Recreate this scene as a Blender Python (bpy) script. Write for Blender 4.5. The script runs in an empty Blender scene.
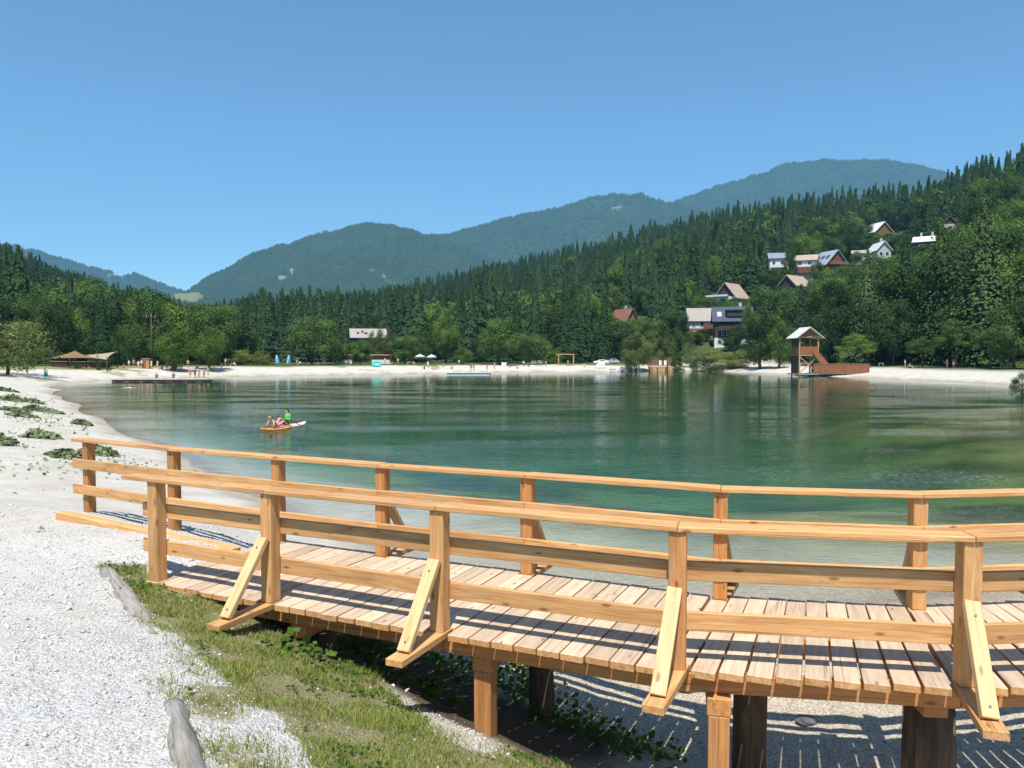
import bpy, bmesh, math, random
import numpy as np
from mathutils import Vector, Matrix

random.seed(7)
rng = np.random.default_rng(7)
scene = bpy.context.scene
SUN_STRENGTH = 4.7
SKY_STRENGTH = 0.092
EXPOSURE = 0.70
HAZE = 0.000092
COL = scene.collection

# ------------------------------------------------------------------ camera
F = 770.0
CAMZ = 4.0
PITCH = math.atan(28 / F)
cam_d = bpy.data.cameras.new("camera")
cam = bpy.data.objects.new("camera", cam_d)
COL.objects.link(cam)
cam.location = (0, 0, CAMZ)
cam.rotation_euler = (math.pi / 2 - PITCH, 0, 0)
cam_d.sensor_width = 36
cam_d.lens = 36 * F / 1024
cam_d.clip_start = 0.05
cam_d.clip_end = 30000
scene.camera = cam


def ray(x, y):
    u, v = (x - 512) / F, (384 - y) / F
    return Vector((u, math.cos(PITCH) + v * math.sin(PITCH), -math.sin(PITCH) + v * math.cos(PITCH)))


def at_z(x, y, z):
    d = ray(x, y)
    t = (z - CAMZ) / d.z
    return Vector((d.x * t, d.y * t, z))


def at_y(x, y, Y):
    d = ray(x, y)
    t = Y / d.y
    return Vector((d.x * t, Y, CAMZ + d.z * t))


def px_of(X, Y):
    return 512 + F * X / np.maximum(Y, 1e-3)


# ------------------------------------------------------------------ helpers
def sm(a, b, x):
    t = np.clip((np.asarray(x, float) - a) / (b - a), 0, 1)
    return t * t * (3 - 2 * t)


def tag(o, label=None, cat=None, group=None, kind=None):
    if label:
        o["label"] = label
    if cat:
        o["category"] = cat
    if group:
        o["group"] = group
    if kind:
        o["kind"] = kind
    return o


def empty(name, loc=(0, 0, 0), rz=0.0, label=None, cat=None, group=None):
    o = bpy.data.objects.new(name, None)
    COL.objects.link(o)
    o.location = loc
    o.rotation_euler = (0, 0, rz)
    o.empty_display_size = 0.2
    return tag(o, label, cat, group)


def link(name, me, parent=None):
    o = bpy.data.objects.new(name, me)
    COL.objects.link(o)
    if parent:
        o.parent = parent
    return o


def arr_mesh(name, verts, faces, mats, fmat=None, tint=None, smooth=False):
    """fast mesh from numpy: verts (n,3), faces (m,k) all of one size"""
    verts = np.asarray(verts, np.float32)
    faces = np.asarray(faces, np.int32)
    me = bpy.data.meshes.new(name)
    m, k = faces.shape
    me.vertices.add(len(verts))
    me.vertices.foreach_set("co", verts.ravel())
    me.loops.add(m * k)
    me.loops.foreach_set("vertex_index", faces.ravel())
    me.polygons.add(m)
    me.polygons.foreach_set("loop_start", np.arange(m, dtype=np.int32) * k)
    for mt in mats:
        me.materials.append(mt)
    if fmat is not None:
        me.polygons.foreach_set("material_index", np.asarray(fmat, np.int32))
    if smooth:
        me.polygons.foreach_set("use_smooth", np.ones(m, bool))
    if tint is not None:
        a = me.attributes.new("tint", "FLOAT", "FACE")
        a.data.foreach_set("value", np.asarray(tint, np.float32))
    me.update(calc_edges=True)
    return me


def bm_mesh(name, bm, mats, smooth=False):
    me = bpy.data.meshes.new(name)
    bmesh.ops.recalc_face_normals(bm, faces=bm.faces[:])
    bm.to_mesh(me)
    bm.free()
    for m in (mats if isinstance(mats, (list, tuple)) else [mats]):
        me.materials.append(m)
    if smooth:
        me.polygons.foreach_set("use_smooth", np.ones(len(me.polygons), bool))
    return me


def add_box(bm, c, s, rot=None, mi=0):
    """box centred at c with full sizes s"""
    r = bmesh.ops.create_cube(bm, size=1.0)
    M = Matrix.Translation(c) @ (rot.to_4x4() if rot else Matrix()) @ Matrix.Diagonal((s[0], s[1], s[2], 1))
    bmesh.ops.transform(bm, matrix=M, verts=r["verts"])
    fs = set()
    for v in r["verts"]:
        fs.update(v.link_faces)
    for f in fs:
        f.material_index = mi
    return r["verts"]


def add_tube(bm, pts, radii, seg=8, mi=0, cap=True):
    """tapered tube along points"""
    rings = []
    n = len(pts)
    u = None
    for i, p in enumerate(pts):
        p = Vector(p)
        a = Vector(pts[max(i - 1, 0)])
        b = Vector(pts[min(i + 1, n - 1)])
        d = (b - a).normalized()
        if u is None:
            u = d.orthogonal().normalized()
        u = (u - d * u.dot(d)).normalized()
        w = d.cross(u)
        r = radii[i] if isinstance(radii, (list, tuple)) else radii
        rings.append([bm.verts.new(p + u * (r * math.cos(2 * math.pi * k / seg)) + w * (r * math.sin(2 * math.pi * k / seg))) for k in range(seg)])
    for i in range(n - 1):
        for k in range(seg):
            f = bm.faces.new((rings[i][k], rings[i][(k + 1) % seg], rings[i + 1][(k + 1) % seg], rings[i + 1][k]))
            f.material_index = mi
            f.smooth = True
    if cap:
        for rg in (rings[0][::-1], rings[-1]):
            f = bm.faces.new(rg)
            f.material_index = mi


# ------------------------------------------------------------------ materials
class N:
    def __init__(self, name):
        self.m = bpy.data.materials.new(name)
        self.m.use_nodes = True
        self.t = self.m.node_tree
        self.t.nodes.clear()
        self.out = self.t.nodes.new("ShaderNodeOutputMaterial")

    def n(self, typ, **kw):
        nd = self.t.nodes.new("ShaderNode" + typ)
        for k, v in kw.items():
            if k in nd.inputs.keys() and not hasattr(nd, k):
                nd.inputs[k].default_value = v
            else:
                try:
                    setattr(nd, k, v)
                except Exception:
                    nd.inputs[k].default_value = v
        return nd

    def l(self, a, b):
        self.t.links.new(a, b)

    def math(self, op, a, b=None, clamp=False):
        nd = self.t.nodes.new("ShaderNodeMath")
        nd.operation = op
        nd.use_clamp = clamp
        for i, v in enumerate((a, b)):
            if v is None:
                continue
            if isinstance(v, (int, float)):
                nd.inputs[i].default_value = v
            else:
                self.l(v, nd.inputs[i])
        return nd.outputs[0]

    def mix(self, fac, a, b, blend="MIX"):
        nd = self.t.nodes.new("ShaderNodeMix")
        nd.data_type = "RGBA"
        nd.blend_type = blend
        for inp, v in ((nd.inputs[0], fac), (nd.inputs[6], a), (nd.inputs[7], b)):
            if isinstance(v, (int, float)):
                inp.default_value = v
            elif isinstance(v, (tuple, list)):
                inp.default_value = (v[0], v[1], v[2], 1)
            else:
                self.l(v, inp)
        return nd.outputs[2]

    def noise(self, vec, scale, detail=3.0, rough=0.55, dist=0.0):
        nd = self.t.nodes.new("ShaderNodeTexNoise")
        nd.inputs["Scale"].default_value = scale
        nd.inputs["Detail"].default_value = detail
        nd.inputs["Roughness"].default_value = rough
        nd.inputs["Distortion"].default_value = dist
        if vec is not None:
            self.l(vec, nd.inputs["Vector"])
        return nd.outputs[0]

    def ramp(self, fac, *stops):
        nd = self.t.nodes.new("ShaderNodeValToRGB")
        e = nd.color_ramp.elements
        while len(e) < len(stops):
            e.new(0.5)
        for i, (p, c) in enumerate(stops):
            e[i].position = p
            if isinstance(c, (int, float)):
                c = (c, c, c)
            e[i].color = (c[0], c[1], c[2], 1)
        self.l(fac, nd.inputs[0])
        return nd.outputs[0]

    def attr(self, name):
        nd = self.t.nodes.new("ShaderNodeAttribute")
        nd.attribute_name = name
        return nd.outputs["Fac"]

    def coord(self, which="Object"):
        return self.t.nodes.new("ShaderNodeTexCoord").outputs[which]

    def mapping(self, vec, scale=(1, 1, 1), loc=None):
        nd = self.t.nodes.new("ShaderNodeMapping")
        self.l(vec, nd.inputs[0])
        nd.inputs["Scale"].default_value = scale
        if loc is not None:
            self.l(loc, nd.inputs["Location"])
        return nd.outputs[0]

    def bump(self, h, strength, dist):
        nd = self.t.nodes.new("ShaderNodeBump")
        nd.inputs["Strength"].default_value = strength
        nd.inputs["Distance"].default_value = dist
        self.l(h, nd.inputs["Height"])
        return nd.outputs[0]

    def principled(self, color, rough=0.8, spec=0.3, normal=None, metallic=0.0):
        p = self.t.nodes.new("ShaderNodeBsdfPrincipled")
        if isinstance(color, (tuple, list)):
            p.inputs["Base Color"].default_value = (*color[:3], 1)
        else:
            self.l(color, p.inputs["Base Color"])
        if isinstance(rough, (int, float)):
            p.inputs["Roughness"].default_value = rough
        else:
            self.l(rough, p.inputs["Roughness"])
        p.inputs["Specular IOR Level"].default_value = spec
        p.inputs["Metallic"].default_value = metallic
        if normal is not None:
            self.l(normal, p.inputs["Normal"])
        self.l(p.outputs[0], self.out.inputs[0])
        return p


def wood(name, dark, mid, light, grain=16.0, rough=0.62, knots=True, var=0.22, along=1.1):
    m = N(name)
    oi = m.n("ObjectInfo")
    rnd = m.math("MULTIPLY", oi.outputs["Random"], 37.0)
    v = m.n("Combine" + "XYZ")
    for i in range(3):
        m.l(rnd, v.inputs[i])
    vec = m.mapping(m.coord("Object"), (along, grain, grain), v.outputs[0])
    g1 = m.noise(vec, 1.6, 5, 0.6, 0.6)
    g2 = m.noise(m.mapping(m.coord("Object"), (2.5, grain * 5, grain * 5), v.outputs[0]), 1.2, 3, 0.6)
    big = m.noise(m.mapping(m.coord("Object"), (0.9, 3, 3), v.outputs[0]), 1.0, 2)
    c = m.ramp(g1, (0.3, dark), (0.5, mid), (0.68, light))
    c = m.mix(0.35, c, m.ramp(g2, (0.35, 0.55), (0.6, 1.0)), "MULTIPLY")
    c = m.mix(m.ramp(big, (0.4, 0.0), (0.7, 0.35)), c, mid)
    if knots:
        vo = m.n("TexVoronoi", feature="F1")
        vo.inputs["Scale"].default_value = 1.0
        m.l(m.mapping(m.coord("Object"), (3.2, 9, 9), v.outputs[0]), vo.inputs["Vector"])
        kn = m.ramp(vo.outputs["Distance"], (0.07, 0.75), (0.16, 0.0))
        c = m.mix(kn, c, tuple(x * 0.35 for x in dark))
    ck = m.noise(m.mapping(m.coord("Object"), (0.7, grain * 2.6, grain * 2.6), v.outputs[0]), 1.0, 2, 0.5)
    c = m.mix(m.ramp(ck, (0.66, 0.0), (0.70, 0.55)), c, tuple(x * 0.3 for x in dark))
    st = m.noise(m.mapping(m.coord("Object"), (1.6, 5, 5), v.outputs[0]), 1.3, 4, 0.65)
    c = m.mix(m.ramp(st, (0.56, 0.0), (0.72, 0.28)), c, (0.30, 0.25, 0.20))
    val = m.math("MULTIPLY_ADD", oi.outputs["Random"], var)
    m.t.nodes[-1].inputs[2].default_value = 1 - var / 2
    c = m.mix(1.0, c, val, "MULTIPLY")
    nr = m.bump(m.math("ADD", g1, g2), 0.35, 0.006)
    m.principled(c, rough, 0.25, nr)
    return m.m


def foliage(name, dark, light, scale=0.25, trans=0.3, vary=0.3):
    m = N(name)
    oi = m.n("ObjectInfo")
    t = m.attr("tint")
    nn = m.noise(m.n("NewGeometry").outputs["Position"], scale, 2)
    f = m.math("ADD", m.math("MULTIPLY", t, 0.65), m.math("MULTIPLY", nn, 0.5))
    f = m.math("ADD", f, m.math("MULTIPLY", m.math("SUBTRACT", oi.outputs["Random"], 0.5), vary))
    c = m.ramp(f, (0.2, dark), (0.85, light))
    d = m.n("BsdfDiffuse")
    m.l(c, d.inputs[0])
    tr = m.n("BsdfTranslucent")
    m.l(m.mix(1.0, c, (1.1, 1.15, 0.55), "MULTIPLY"), tr.inputs[0])
    mx = m.n("MixShader")
    mx.inputs[0].default_value = trans
    m.l(d.outputs[0], mx.inputs[1])
    m.l(tr.outputs[0], mx.inputs[2])
    m.l(mx.outputs[0], m.out.inputs[0])
    return m.m


def plain(name, color, rough=0.7, spec=0.3, var=0.12, scale=6.0, bump=0.0, metallic=0.0):
    m = N(name)
    nz = m.noise(m.coord("Object"), scale, 3)
    c = m.mix(m.ramp(nz, (0.3, 0.0), (0.7, 1.0)), tuple(x * (1 - var) for x in color), tuple(min(1, x * (1 + var)) for x in color))
    nr = m.bump(nz, bump, 0.05) if bump else None
    m.principled(c, rough, spec, nr, metallic)
    return m.m


M = {}
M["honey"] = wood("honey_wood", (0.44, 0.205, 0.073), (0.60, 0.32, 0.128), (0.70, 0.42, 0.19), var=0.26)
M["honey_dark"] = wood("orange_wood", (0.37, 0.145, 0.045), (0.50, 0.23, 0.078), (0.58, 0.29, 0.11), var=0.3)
M["pale"] = wood("pale_wood", (0.54, 0.33, 0.145), (0.67, 0.44, 0.215), (0.73, 0.51, 0.27), var=0.12)
M["plank"] = wood("plank_wood", (0.45, 0.315, 0.205), (0.57, 0.425, 0.295), (0.64, 0.50, 0.365), grain=12, var=0.36)
M["log_bark"] = wood("dark_log", (0.055, 0.04, 0.028), (0.11, 0.08, 0.055), (0.17, 0.125, 0.085), grain=10, knots=False, rough=0.9)
M["grey_log"] = wood("grey_timber", (0.17, 0.15, 0.125), (0.28, 0.255, 0.225), (0.37, 0.345, 0.31), grain=14, rough=0.85)
M["brown_wood"] = wood("red_brown_wood", (0.20, 0.075, 0.035), (0.28, 0.11, 0.05), (0.34, 0.14, 0.07), grain=4)
M["tan_wood"] = wood("tan_wood", (0.34, 0.20, 0.09), (0.46, 0.29, 0.14), (0.52, 0.35, 0.18), grain=4)
M["dark_wood"] = wood("dark_wood", (0.025, 0.016, 0.011), (0.05, 0.033, 0.023), (0.075, 0.05, 0.035), grain=4, knots=False)
M["bark"] = wood("bark", (0.05, 0.038, 0.028), (0.09, 0.07, 0.052), (0.14, 0.115, 0.09), grain=6, knots=False, rough=0.95)
M["metal"] = plain("galvanised_bolt", (0.35, 0.36, 0.38), 0.35, 0.5, metallic=0.9)

M["leaf_mid"] = foliage("leaf_mid", (0.0335, 0.0707, 0.0209), (0.1174, 0.1872, 0.0538))
M["leaf_bright"] = foliage("leaf_bright", (0.0559, 0.1100, 0.0230), (0.1613, 0.2450, 0.0546))
M["leaf_dark"] = foliage("leaf_dark", (0.0206, 0.0442, 0.0179), (0.0722, 0.1200, 0.0442))
M["leaf_willow"] = foliage("leaf_willow", (0.0690, 0.0978, 0.0345), (0.1898, 0.2300, 0.0862))
M["leaf_olive"] = foliage("leaf_olive", (0.0900, 0.1140, 0.0264), (0.2280, 0.2520, 0.0660))
M["needle"] = foliage("needle_dark", (0.0179, 0.0426, 0.0179), (0.0627, 0.1120, 0.0426), trans=0.12)
M["needle_mid"] = foliage("needle_mid", (0.0237, 0.0497, 0.0238), (0.0791, 0.1242, 0.0555), trans=0.15)
M["needle_light"] = foliage("needle_light", (0.0321, 0.0616, 0.0202), (0.1088, 0.1584, 0.0569), trans=0.2)
M["far_needle"] = foliage("far_needle", (0.016, 0.034, 0.016), (0.042, 0.070, 0.030), scale=0.004, trans=0.1)
M["grass"] = foliage("grass_blade", (0.10, 0.165, 0.026), (0.30, 0.37, 0.085), scale=2.5, trans=0.35)
M["dry_grass"] = foliage("dry_grass", (0.22, 0.18, 0.075), (0.40, 0.34, 0.16), scale=2.5, trans=0.3)
M["beach_leaf"] = foliage("beach_leaf", (0.085, 0.115, 0.055), (0.25, 0.295, 0.165), scale=1.5, trans=0.25)
M["shade_leaf"] = foliage("shade_leaf", (0.035, 0.075, 0.012), (0.11, 0.18, 0.035), scale=3, trans=0.3)

# stones
_m = N("stone")
_t = _m.attr("tint")
_c = _m.ramp(_t, (0.0, (0.18, 0.17, 0.155)), (0.2, (0.43, 0.41, 0.38)), (1.0, (0.65, 0.625, 0.58)))
_m.principled(_c, 0.9, 0.2)
M["stone"] = _m.m
_m = N("warm_stone")
_c = _m.ramp(_m.attr("tint"), (0.0, (0.16, 0.125, 0.09)), (0.3, (0.36, 0.30, 0.23)), (1.0, (0.56, 0.50, 0.41)))
_m.principled(_c, 0.9, 0.2)
M["warm_stone"] = _m.m
M["dark_rock"] = plain("dark_rock", (0.10, 0.10, 0.11), 0.8, 0.3, 0.5, 9, 0.6)

# ------------------------------------------------------------------ terrain
LAKE0 = np.array([(-6.6, 20.7), (-4.2, 17.0), (-1.8, 14.3), (0.8, 12.7), (2.8, 11.9), (5, 11.9), (7.2, 12.6), (9.5, 13.2), (14, 13.5),
                  (22, 16), (28, 25), (33, 38), (44, 57), (57, 78), (64, 96), (70, 113), (71, 123), (67.5, 134), (66, 146), (62, 152),
                  (59, 160), (58, 181), (54, 195), (47, 205), (29, 204), (2, 199), (-15, 187), (-32, 176), (-44, 163), (-57, 153),
                  (-63, 142), (-67, 131), (-66, 114), (-60, 100), (-54, 90), (-42, 72), (-32, 57), (-21.2, 41), (-13.6, 31), (-10.2, 25.8)], float)


def smooth_poly(P, k=5):
    n = len(P)
    out = []
    for i in range(n):
        p0, p1, p2, p3 = P[i - 1], P[i], P[(i + 1) % n], P[(i + 2) % n]
        for j in range(k):
            t = j / k
            out.append(0.5 * ((2 * p1) + (-p0 + p2) * t + (2 * p0 - 5 * p1 + 4 * p2 - p3) * t * t + (-p0 + 3 * p1 - 3 * p2 + p3) * t ** 3))
    return np.array(out)


LAKE = smooth_poly(LAKE0, 4)
LAKE += rng.normal(0, 1, LAKE.shape) * np.clip(np.linalg.norm(LAKE, axis=1) * 0.006, 0, 0.5)[:, None]


def poly_sd(P, X, Y):
    """signed distance, positive outside"""
    X = np.asarray(X, float)
    Y = np.asarray(Y, float)
    best = np.full(X.shape, 1e18)
    inside = np.zeros(X.shape, bool)
    n = len(P)
    for i in range(n):
        ax, ay = P[i]
        bx, by = P[(i + 1) % n]
        dx, dy = bx - ax, by - ay
        t = np.clip(((X - ax) * dx + (Y - ay) * dy) / (dx * dx + dy * dy + 1e-12), 0, 1)
        d = (X - ax - t * dx) ** 2 + (Y - ay - t * dy) ** 2
        best = np.minimum(best, d)
        cond = ((ay > Y) != (by > Y)) & (X < dx * (Y - ay) / (dy if dy else 1e-12) + ax)
        inside ^= cond
    d = np.sqrt(best)
    return np.where(inside, -d, d)


_G = [rng.random((64, 64)) for _ in range(6)]


def vnoise(x, y, k=0):
    x = np.asarray(x, float)
    y = np.asarray(y, float)
    xi = np.floor(x).astype(int)
    yi = np.floor(y).astype(int)
    fx, fy = x - xi, y - yi
    fx = fx * fx * (3 - 2 * fx)
    fy = fy * fy * (3 - 2 * fy)
    g = _G[k % 6]
    a = g[xi % 64, yi % 64]
    b = g[(xi + 1) % 64, yi % 64]
    c = g[xi % 64, (yi + 1) % 64]
    d = g[(xi + 1) % 64, (yi + 1) % 64]
    return (a * (1 - fx) + b * fx) * (1 - fy) + (c * (1 - fx) + d * fx) * fy


def fbm(x, y, o=4, k=0):
    s, a, t = 0, 1.0, 0
    for i in range(o):
        s = s + a * vnoise(x * 2 ** i + 13.7 * i, y * 2 ** i + 7.1 * i, k + i)
        t += a
        a *= 0.5
    return s / t


# near ground: control points (X, Y, z)
CP = np.array([
    (0, 0, 2.4), (-3, 0, 2.45), (3, -1, 2.2), (-6, 3, 2.35), (-2.2, 3.3, 2.18), (-1.5, 3.65, 2.05), (-1.9, 4.4, 1.98), (-4, 6, 1.95),
    (-2.9, 6.15, 1.83), (-4.3, 8.2, 1.74), (-3.9, 7.9, 1.74), (-5.2, 8.5, 1.76), (-3.4, 9.0, 1.73), (-3.7, 8.3, 1.735), (-4.6, 10.2, 1.71), (-6.3, 11.4, 1.68),
    (-8, 12.5, 1.62), (-10, 9, 1.95), (-14, 14, 1.75), (-11.5, 18, 1.2), (-8.0, 16, 0.9), (-5, 12.8, 1.15), (-3.0, 10.6, 1.15), (-1.5, 9.6, 0.75),
    (-2.6, 6.6, 1.62), (-2.3, 7.3, 1.50), (-1.6, 7.6, 1.05), (-1.2, 6.5, 1.22), (-1.2, 5.3, 1.55), (-0.25, 6.15, 0.95), (0.0, 5.3, 1.13),
    (-0.3, 4.2, 1.5), (0.6, 3.2, 1.65), (1.5, 2.5, 1.6), (0.9, 5.2, 0.72), (0.8, 6.4, 0.42), (0.4, 7.7, 0.36), (1.5, 5.4, 0.42), (2.1, 6.6, 0.2),
    (3.2, 5.8, 0.20), (3, 8, 0.10), (2.5, 3.8, 0.9), (4.2, 4.2, 0.6), (4.2, 6.6, 0.14), (5, 8.2, 0.10), (6.5, 8, 0.16), (8, 10.5, 0.22), (7, 5.5, 0.4), (10, 6, 0.8), (9, 2, 1.4),
    (1, 10, 0.22), (-0.8, 12.0, 0.25), (3, 10.2, 0.13), (5.5, 10.6, 0.13), (0.8, 12.7, 0), (2.8, 11.9, 0), (5, 11.9, 0), (7.2, 12.6, 0), (9.5, 13.2, 0), (-1.4, 14.3, 0),
    (-4.2, 17, 0), (-6.6, 20.7, 0), (4, 14.5, -0.3), (8, 15.5, -0.3), (0, 16.5, -0.3), (-2, 20, -0.3), (3, 18, -.8), (14, 10, 0.6), (16, 3, 1.6), (-16, 4, 2.2), (-3, 14.2, .55)], float)


def _tps_fit(P):
    n = len(P)
    d = np.linalg.norm(P[:, None, :2] - P[None, :, :2], axis=2)
    K = np.where(d > 0, d * d * np.log(d + 1e-9), 0) + np.eye(n) * 0.03
    A = np.zeros((n + 3, n + 3))
    A[:n, :n] = K
    A[:n, n] = 1
    A[:n, n + 1:] = P[:, :2]
    A[n, :n] = 1
    A[n + 1:, :n] = P[:, :2].T
    return np.linalg.solve(A, np.concatenate([P[:, 2], np.zeros(3)]))


_W = _tps_fit(CP)


def tps(X, Y):
    s = _W[-3] + _W[-2] * X + _W[-1] * Y
    for i in range(len(CP)):
        d2 = (X - CP[i, 0]) ** 2 + (Y - CP[i, 1]) ** 2
        s = s + _W[i] * 0.5 * d2 * np.log(d2 + 1e-12)
    return s


# hills: picture azimuth (as x at focal 770), ridge distance, ridge height, foot distance
HP = np.array([(-900, 500, 110, 150), (-300, 600, 105, 190), (-60, 640, 92, 215), (0, 650, 80, 225), (60, 650, 57, 235), (100, 650, 46, 240), (150, 660, 35, 250), (200, 700, 24, 280),
               (260, 850, 30, 300), (320, 900, 44, 310), (400, 930, 63, 300), (480, 850, 79, 285), (560, 780, 90, 262), (640, 720, 101, 225), (700, 680, 107, 214),
               (760, 640, 108, 200), (820, 600, 106, 185), (870, 570, 104, 172), (910, 540, 100, 165), (950, 500, 101, 158), (985, 460, 99, 152), (1024, 430, 98, 145), (1200, 380, 100, 120), (1900, 350, 100, 100)], float)


def hill_z(X, Y):
    X = np.asarray(X, float)
    Y = np.asarray(Y, float)
    az = np.arctan2(X, Y)
    az = np.clip(az, -1.0, 1.0)
    px = 512 + F * np.tan(az)
    r = np.hypot(X, Y) * np.cos(az)
    R = np.interp(px, HP[:, 0], HP[:, 1])
    Z = np.interp(px, HP[:, 0], HP[:, 2])
    Fo = np.interp(px, HP[:, 0], HP[:, 3])
    s = np.clip((r - Fo) / (R - Fo), 0, 1)
    up = s ** 1.08
    over = sm(1.0, 1.9, r / R)
    k = np.where(np.abs(np.arctan2(X, Y)) > 1.25, 0.0, 1.0)
    bump = (fbm(X / 90, Y / 90, 3, 2) - 0.5) * 16 * s * (1 - 0.6 * s)
    return ((Z * up) * (1 - 0.75 * over) + bump) * k


def ground_z(X, Y):
    X = np.asarray(X, float)
    Y = np.asarray(Y, float)
    r = np.hypot(X, Y)
    sd = poly_sd(LAKE, X, Y)
    land = 2.0 * (1 - np.exp(-np.maximum(sd, 0) / 8.0)) + (fbm(X / 6, Y / 6, 3, 1) - 0.5) * 0.25 * sm(0.5, 6, sd)
    shoal = np.maximum(sm(-10, -26, X), sm(14, 27, X) * (1 - sm(55, 95, Y)))
    shoal = np.maximum(shoal, 0.85 * sm(-16, -8, X) * (1 - sm(14, 30, X)) * (1 - sm(20, 34, Y)))
    bed = -5.0 * (1 - np.exp(np.minimum(sd, 0) / 26.0)) * (1 - 0.72 * shoal * (1 - sm(9, 30, -sd))) + (fbm(X / 3, Y / 3, 3, 3) - 0.5) * 0.25 * sm(0.5, 6, -sd)
    z = np.where(sd > 0, land, bed)
    w = 1 - sm(13, 21, np.hypot(X * 0.95, Y))
    zn = np.where(w > 0, tps(X, Y), 0)
    rough = (fbm(X * 1.7, Y * 1.7, 4, 4) - 0.5) * 0.09 + (fbm(X * 9, Y * 9, 2, 5) - 0.5) * 0.022
    zn = zn + rough * sm(1.0, 3.0, r)
    z = z * (1 - w) + zn * w
    return z + hill_z(X, Y)


def gz(x, y):
    return float(ground_z(np.array([x]), np.array([y]))[0])


def ground_hits(pts):
    """first hit of the sight lines through picture points with the ground"""
    out = []
    ts = np.concatenate([np.linspace(1.5, 14, 500), np.geomspace(14.02, 1200, 900)])
    for x, y in pts:
        d = ray(x, y)
        X, Y, Zr = d.x * ts, d.y * ts, CAMZ + d.z * ts
        g = np.maximum(ground_z(X, Y), 0.0)
        below = np.nonzero(Zr < g)[0]
        i = below[0] if len(below) else len(ts) - 1
        out.append(Vector((X[i], Y[i], g[i])))
    return out


def ghit(x, y):
    return ground_hits([(x, y)])[0]


DECK = 1.75
NEAR_ = [at_z(x, y, DECK).xy for x, y in [(158, 580), (271, 601), (440, 630), (677, 667), (966, 684.5)]]
FAR_ = [at_z(x, y, DECK).xy for x, y in [(90, 510), (175, 525), (279, 541), (383, 555.5), (528, 573), (720, 598), (916, 608)]]
# grass zone beside the path, in ground coordinates
GRASS_POLY = np.array([(p.x, p.y) for p in ground_hits([(92, 566), (125, 564), (172, 580), (262, 612), (330, 652), (420, 706), (470, 745), (570, 768), (720, 840), (700, 900),
                                                     (430, 860), (330, 790), (272, 738), (222, 690), (196, 655), (165, 632), (140, 605), (118, 588)])])
SPARSE_POLY = np.array([(p.x, p.y) for p in ground_hits([(165, 632), (222, 690), (272, 738), (330, 800), (240, 800), (210, 768), (190, 700)])])


def grass_mask(X, Y):
    w = (fbm(X * 2.2, Y * 2.2, 3, 0) - 0.5) * 0.7
    a = 1 - sm(-0.25, 0.12, poly_sd(GRASS_POLY, X, Y) + w)
    b = (1 - sm(-0.2, 0.2, poly_sd(SPARSE_POLY, X, Y) + w)) * 0.62
    return np.maximum(a, b)


# one ground sheet: rings about the viewpoint, finer nearby
ang = np.concatenate([np.radians(np.linspace(-180, -50, 40)[:-1]), np.radians(np.linspace(-50, -37, 40)[:-1]), np.radians(np.linspace(-37, 37, 420)), np.radians(np.linspace(37, 50, 40)[1:]), np.radians(np.linspace(50, 180, 40)[1:-1])])
NR = 460
rmax = 380 + 5600 * (1 - sm(math.radians(55), math.radians(75), np.abs(ang)))
u = np.linspace(0, 1, NR)
k1 = 0.62
r_in = 1.2 * (250 / 1.2) ** (u[:, None] / 0.84)
r_out = 250 * (rmax[None, :] / 250) ** ((u[:, None] - 0.84) / 0.16)
RR = np.where(u[:, None] < 0.84, r_in, r_out)
GX = RR * np.sin(ang)[None, :]
GY = RR * np.cos(ang)[None, :]
GZ = ground_z(GX.ravel(), GY.ravel()).reshape(GX.shape)
na = len(ang)
gv = np.stack([GX.ravel(), GY.ravel(), GZ.ravel()], 1)
ii, jj = np.meshgrid(np.arange(NR - 1), np.arange(na), indexing="ij")
j2 = (jj + 1) % na
gf = np.stack([ii * na + jj, ii * na + j2, (ii + 1) * na + j2, (ii + 1) * na + jj], -1).reshape(-1, 4)[:, ::-1]
# close the middle
gv = np.vstack([gv, [[0, 0, 2.4]]])
gm = bpy.data.meshes.new("ground")

m = N("ground_cover")
pos = m.n("NewGeometry").outputs["Position"]
n1 = m.noise(pos, 0.9, 5, 0.6)
n2 = m.noise(pos, 26, 3, 0.7)
n3 = m.noise(pos, 95, 2, 0.6)
n4 = m.noise(pos, 0.12, 3)
vor = m.n("TexVoronoi")
vor.inputs["Scale"].default_value = 46
m.l(pos, vor.inputs["Vector"])
vs = m.n("SeparateColor")
m.l(vor.outputs["Color"], vs.inputs[0])
grav = m.ramp(vs.outputs[0], (0.0, (0.32, 0.31, 0.295)), (0.2, (0.48, 0.465, 0.445)), (1.0, (0.62, 0.605, 0.58)))
grav = m.mix(m.ramp(n2, (0.30, 0.75), (0.5, 0.0)), grav, (0.33, 0.31, 0.28))
grav = m.mix(m.ramp(n1, (0.42, 0.0), (0.75, 0.5)), grav, (0.55, 0.50, 0.42))
grav = m.mix(m.ramp(n3, (0.3, 0.35), (0.5, 0.0)), grav, (0.25, 0.24, 0.22))
sandc = m.mix(m.ramp(n1, (0.35, 0.0), (0.7, 1.0)), (0.46, 0.42, 0.355), (0.58, 0.545, 0.49))
sandc = m.mix(m.ramp(n2, (0.32, 0.5), (0.5, 0.0)), sandc, (0.36, 0.33, 0.28))
worn = m.noise(m.mapping(pos, (0.9, 0.28, 1)), 1.1, 4, 0.6, 0.5)
grav = m.mix(m.ramp(worn, (0.46, 0.0), (0.66, 0.6)), grav, (0.50, 0.465, 0.405))
base = m.mix(m.attr("beach"), grav, sandc)
# stream bed: brown gravel
bedc = m.mix(m.ramp(vs.outputs[1], (0.0, 0.0), (1.0, 1.0)), (0.30, 0.245, 0.175), (0.56, 0.49, 0.39))
base = m.mix(m.attr("stream"), base, bedc)
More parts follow.
